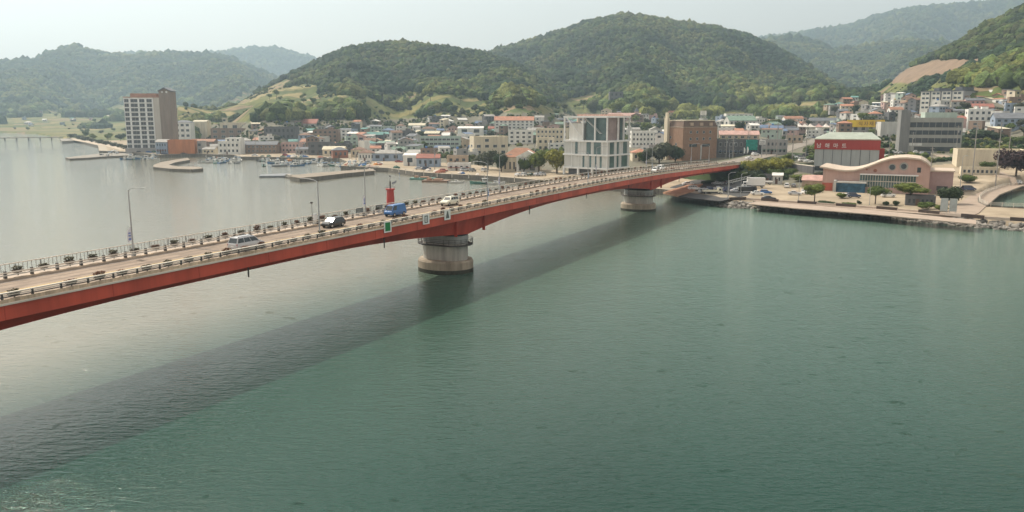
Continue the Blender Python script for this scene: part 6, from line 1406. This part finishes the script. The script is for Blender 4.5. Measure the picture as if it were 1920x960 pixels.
# ================================================================ POLES, POSTS, FLAGS
def upole(px, py, hpx, label, arms=2):
    g_ = G(px, py); pm_ = PXM(g_); h = hpx/pm_; t = thing('utility_pole', label or '', 'utility pole', g_, R(random.uniform(-30,30)), 'utility poles in the town')
    mb = MB(); mb.cyl((0,0,-.5),(0,0,h),.22,.14,7); mb.build('pole', mat('pole_grey', (.30,.28,.26)), t)
    for k in range(arms): mb = MB(); mb.boxb(-1.1,1.1,-.06,.06,h-.6-k*1.2,h-.46-k*1.2); mb.build('crossarm', steel, t)
    mb = MB(); mb.cyl((.35,0,h-3.6),(.35,0,h-2.6),.3,.3,8); mb.build('transformer', steel, t)
    if not label: auto(t, 'grey utility pole', (px, py-hpx*.5))
    return t
for px, py, hp in [(1361,298,42),(1374,297,40),(1455,303,72),(1485,303,60),(1510,300,62),(1437,292,40),(1472,288,36),(1792,292,56),(1822,340,112),(1866,350,120),(1890,300,60),(1745,318,46),(1709,292,44),(1666,300,48),(480,290,34),(560,292,30),(668,300,34),(743,305,36),(815,318,40),(1002,300,30),(1030,300,34),(1340,290,50),(1402,290,44),(1640,262,40),(1560,262,36)]: upole(px, py, hp, '')
for i, (px, py, hp) in enumerate([(1364,382,60),(1388,378,52),(1497,377,48),(1800,352,60)]):
    g_ = G(px, py); o = copy_tree(LP2); o.location = g_; o.rotation_euler = (0,0,R(-50)); s_ = hp/PXM(g_)/8.8; o.scale = (s_,)*3; tag(o, ['slim lamp post on the sandy point right of the bridge shadow','lamp post beside the black tipper truck on the lot','lamp post left of the left shore tree','lamp post on the grass right of the visitor centre'][i], 'street lamp', 'street lamps on the waterfront')
g_ = G(1630, 384); o = copy_tree(LP2); o.location = g_; o.scale = (.75,)*3; tag(o, 'short lamp post between two shrubs on the promenade', 'street lamp', 'street lamps on the waterfront')
o = copy_tree(LP2); o.location = G(915, 322); o.scale = (.8,)*3; o.rotation_euler = (0,0,R(80)); tag(o, 'quay lamp post standing by the white van', 'street lamp', 'street lamps on the waterfront')
# quay bollard posts along the central harbour edge
ql = [P(a, b, 2.3) for a, b in [(735,321),(781,328.5),(836,332.5),(900,335.5),(975,341.5)]]
for i, p in enumerate(along(ql, 9.0)):
    t = thing('quay_post', '', 'post', p, 0, 'posts along the central quay'); mb = MB(); mb.cyl((0,0,0),(0,0,1.8),.14,.12,6); mb.build('post', pale, t); mb = MB(); mb.cyl((0,0,1.8),(0,0,2.0),.2,.2,6); mb.build('cap', raild, t); q = PX(*p); auto(t, 'short pale quay post', q)
# white feather flags near the hotel and road
for i, (px, py) in enumerate([(1296,296),(1303,295),(1316,294),(1330,293),(1208,304),(1232,306),(1394,292),(1400,291)]):
    g_ = G(px, py); t = thing('feather_flag', '', 'flag', g_, R(random.uniform(-40,40)), 'white feather flags'); mb = MB(); mb.cyl((0,0,0),(0,0,4.6),.05,.03,5); mb.build('pole', steel, t)
    mb = MB(); mb.prismy([(.03,1.2),(.8,1.5),(.95,3.2),(.55,4.5),(.03,4.7)], -.015, .015); mb.build('cloth', white, t); auto(t, 'white feather flag', (px, py-8))
# info boards at the sea wall (pair of grey panels)
g_ = G(1777, 405); t = thing('information_board', 'pair of tall grey information panels on the promenade at right', 'sign', g_, R(-24))
for x in (-1.15, 1.15): mb = MB(); mb.boxb(x-.95,x+.95,-.08,.08,.7,4.4); mb.build('panel', mat('panel_grey', (.42,.46,.45), rough=.4), t); mb = MB(); mb.boxb(x-.85,x-.72,-.07,.07,0,.7); mb.boxb(x+.72,x+.85,-.07,.07,0,.7); mb.build('leg', steel, t)
# direction sign gantry in the town road
g_ = G(1428, 295); t = thing('road_sign', 'white and grey square road sign above the town road', 'sign', g_, R(-15)); mb = MB(); mb.cyl((0,0,-.5),(0,0,8.5),.18,.14,8); mb.build('pole', steel, t); mb = MB(); mb.boxb(-1.5,1.5,-.3,-.15,6.4,8.8); mb.build('panel', white, t); mb = MB(); 
for z_ in (6.7,7.3,7.9): mb.boxb(-1.2,1.2,-.34,-.31,z_,z_+.25)
mb.build('rows', raild, t)
# frame gantry on the point (white arm)
g_ = G(1366, 368); t = thing('boat_hoist', 'pale lattice boat hoist arm beside the lot under the bridge', 'hoist', g_, R(14)); mb = MB(); mb.cyl((0,0,0),(0,0,5.5),.16,None,6); mb.build('pole', steel, t)
mb = MB()
for yy in (-.3,.3):
    for zz in (4.6,5.4): mb.bar((0,yy,zz),(8,yy,zz+1.6),.1,.1)
for k in range(8): mb.bar((k,-.3,4.6+k*.2),(k+1,-.3,5.6+k*.2),.08,.08)
mb.build('jib', steel, t)
# ================================================================ FINISH LABELS
def near_landmark(px, py):
    best = min(LAND.items(), key=lambda kv: (kv[1][0]-px)**2 + (3.2*(kv[1][1]-py))**2); k, (lx, ly) = best; dx, dy = px-lx, py-ly
    if abs(dx) > 2.4*abs(dy): rel = 'right of' if dx > 0 else 'left of'
    else: rel = 'below' if dy > 0 else 'above'
    return rel, k
pend = {}
for o, ph, pt in AUTO:
    if o['category'] in ('boat',) : pool = None
    rel, k = near_landmark(*pt); pend.setdefault(f'{ph} {rel} {k}', []).append((pt, o))
ORD = ['leftmost','second from left','third from left','fourth from left','fifth from left','sixth from left','seventh from left','eighth from left','ninth from left','tenth from left']
for lab, lst in pend.items():
    lst.sort(key=lambda q: (q[0][0], q[0][1]))
    for i, (pt, o) in enumerate(lst):
        if len(lst) == 1: o['label'] = lab
        else:
            suf = ORD[i] if i < len(lst)-1 else 'rightmost'
            if i == 0: suf = 'leftmost'
            if i >= 10 and i < len(lst)-1: suf = f'number {i+1} from left'
            o['label'] = f'{lab}, {suf}'
# planters: counted from the nearest vehicle, lamp or board
W10 = ['', 'first','second','third','fourth','fifth','sixth','seventh','eighth','ninth','tenth','eleventh','twelfth','thirteenth','fourteenth','fifteenth']
MARKS = {'near': [(s_at(px, P0+.75), nm) for px, nm in [(463,'the silver minivan'),(600,'the bare lamp post'),(727,'the green board'),(839,'the tapering mark board'),(914,'the lamp beyond the cream hatchback'),(1102,'the lamp below the glass building'),(1222,'the lamp by the white cars'),(1329,'the lamp near the town end')]],
         'far': [(s_at(px, 89), nm) for px, nm in [(251,'the lamp left of the minivan'),(591,'the pale cabinet'),(686,'the blue bannered lamp behind the blue van'),(937,'the lamp beyond the cream hatchback'),(1118,'the lamp before the glass building'),(1212,'the lamp left of the white cars'),(1296,'the lamp before the hotel'),(1368,'the last lamp')]]}
for key, lst in PLANTERS.items():
    lst.sort(key=lambda q: q[0]); seen = {}
    for s, o in lst:
        ms, nm = min(MARKS[key], key=lambda m_: abs(m_[0]-s)); side = 'right' if s > ms else 'left'; seen.setdefault((nm, side), []).append((abs(s-ms), o))
    for (nm, side), q in seen.items():
        q.sort(key=lambda z_: z_[0])
        for i, (_, o) in enumerate(q):
            n_ = W10[i+1] if i+1 < len(W10) else f'number {i+1}'
            o['label'] = f"{'near rail' if key == 'near' else 'footway'} shrub planter, {n_} to the {side} of {nm}"
_seen = {}
for o in scene.objects:
    if '_px' in o: del o['_px']
    if o.get('category') and o.get('label'): _seen.setdefault(o['label'], []).append(o.name)
print('duplicate labels', {k: v for k, v in _seen.items() if len(v) > 1}, 'objects', len(scene.objects))
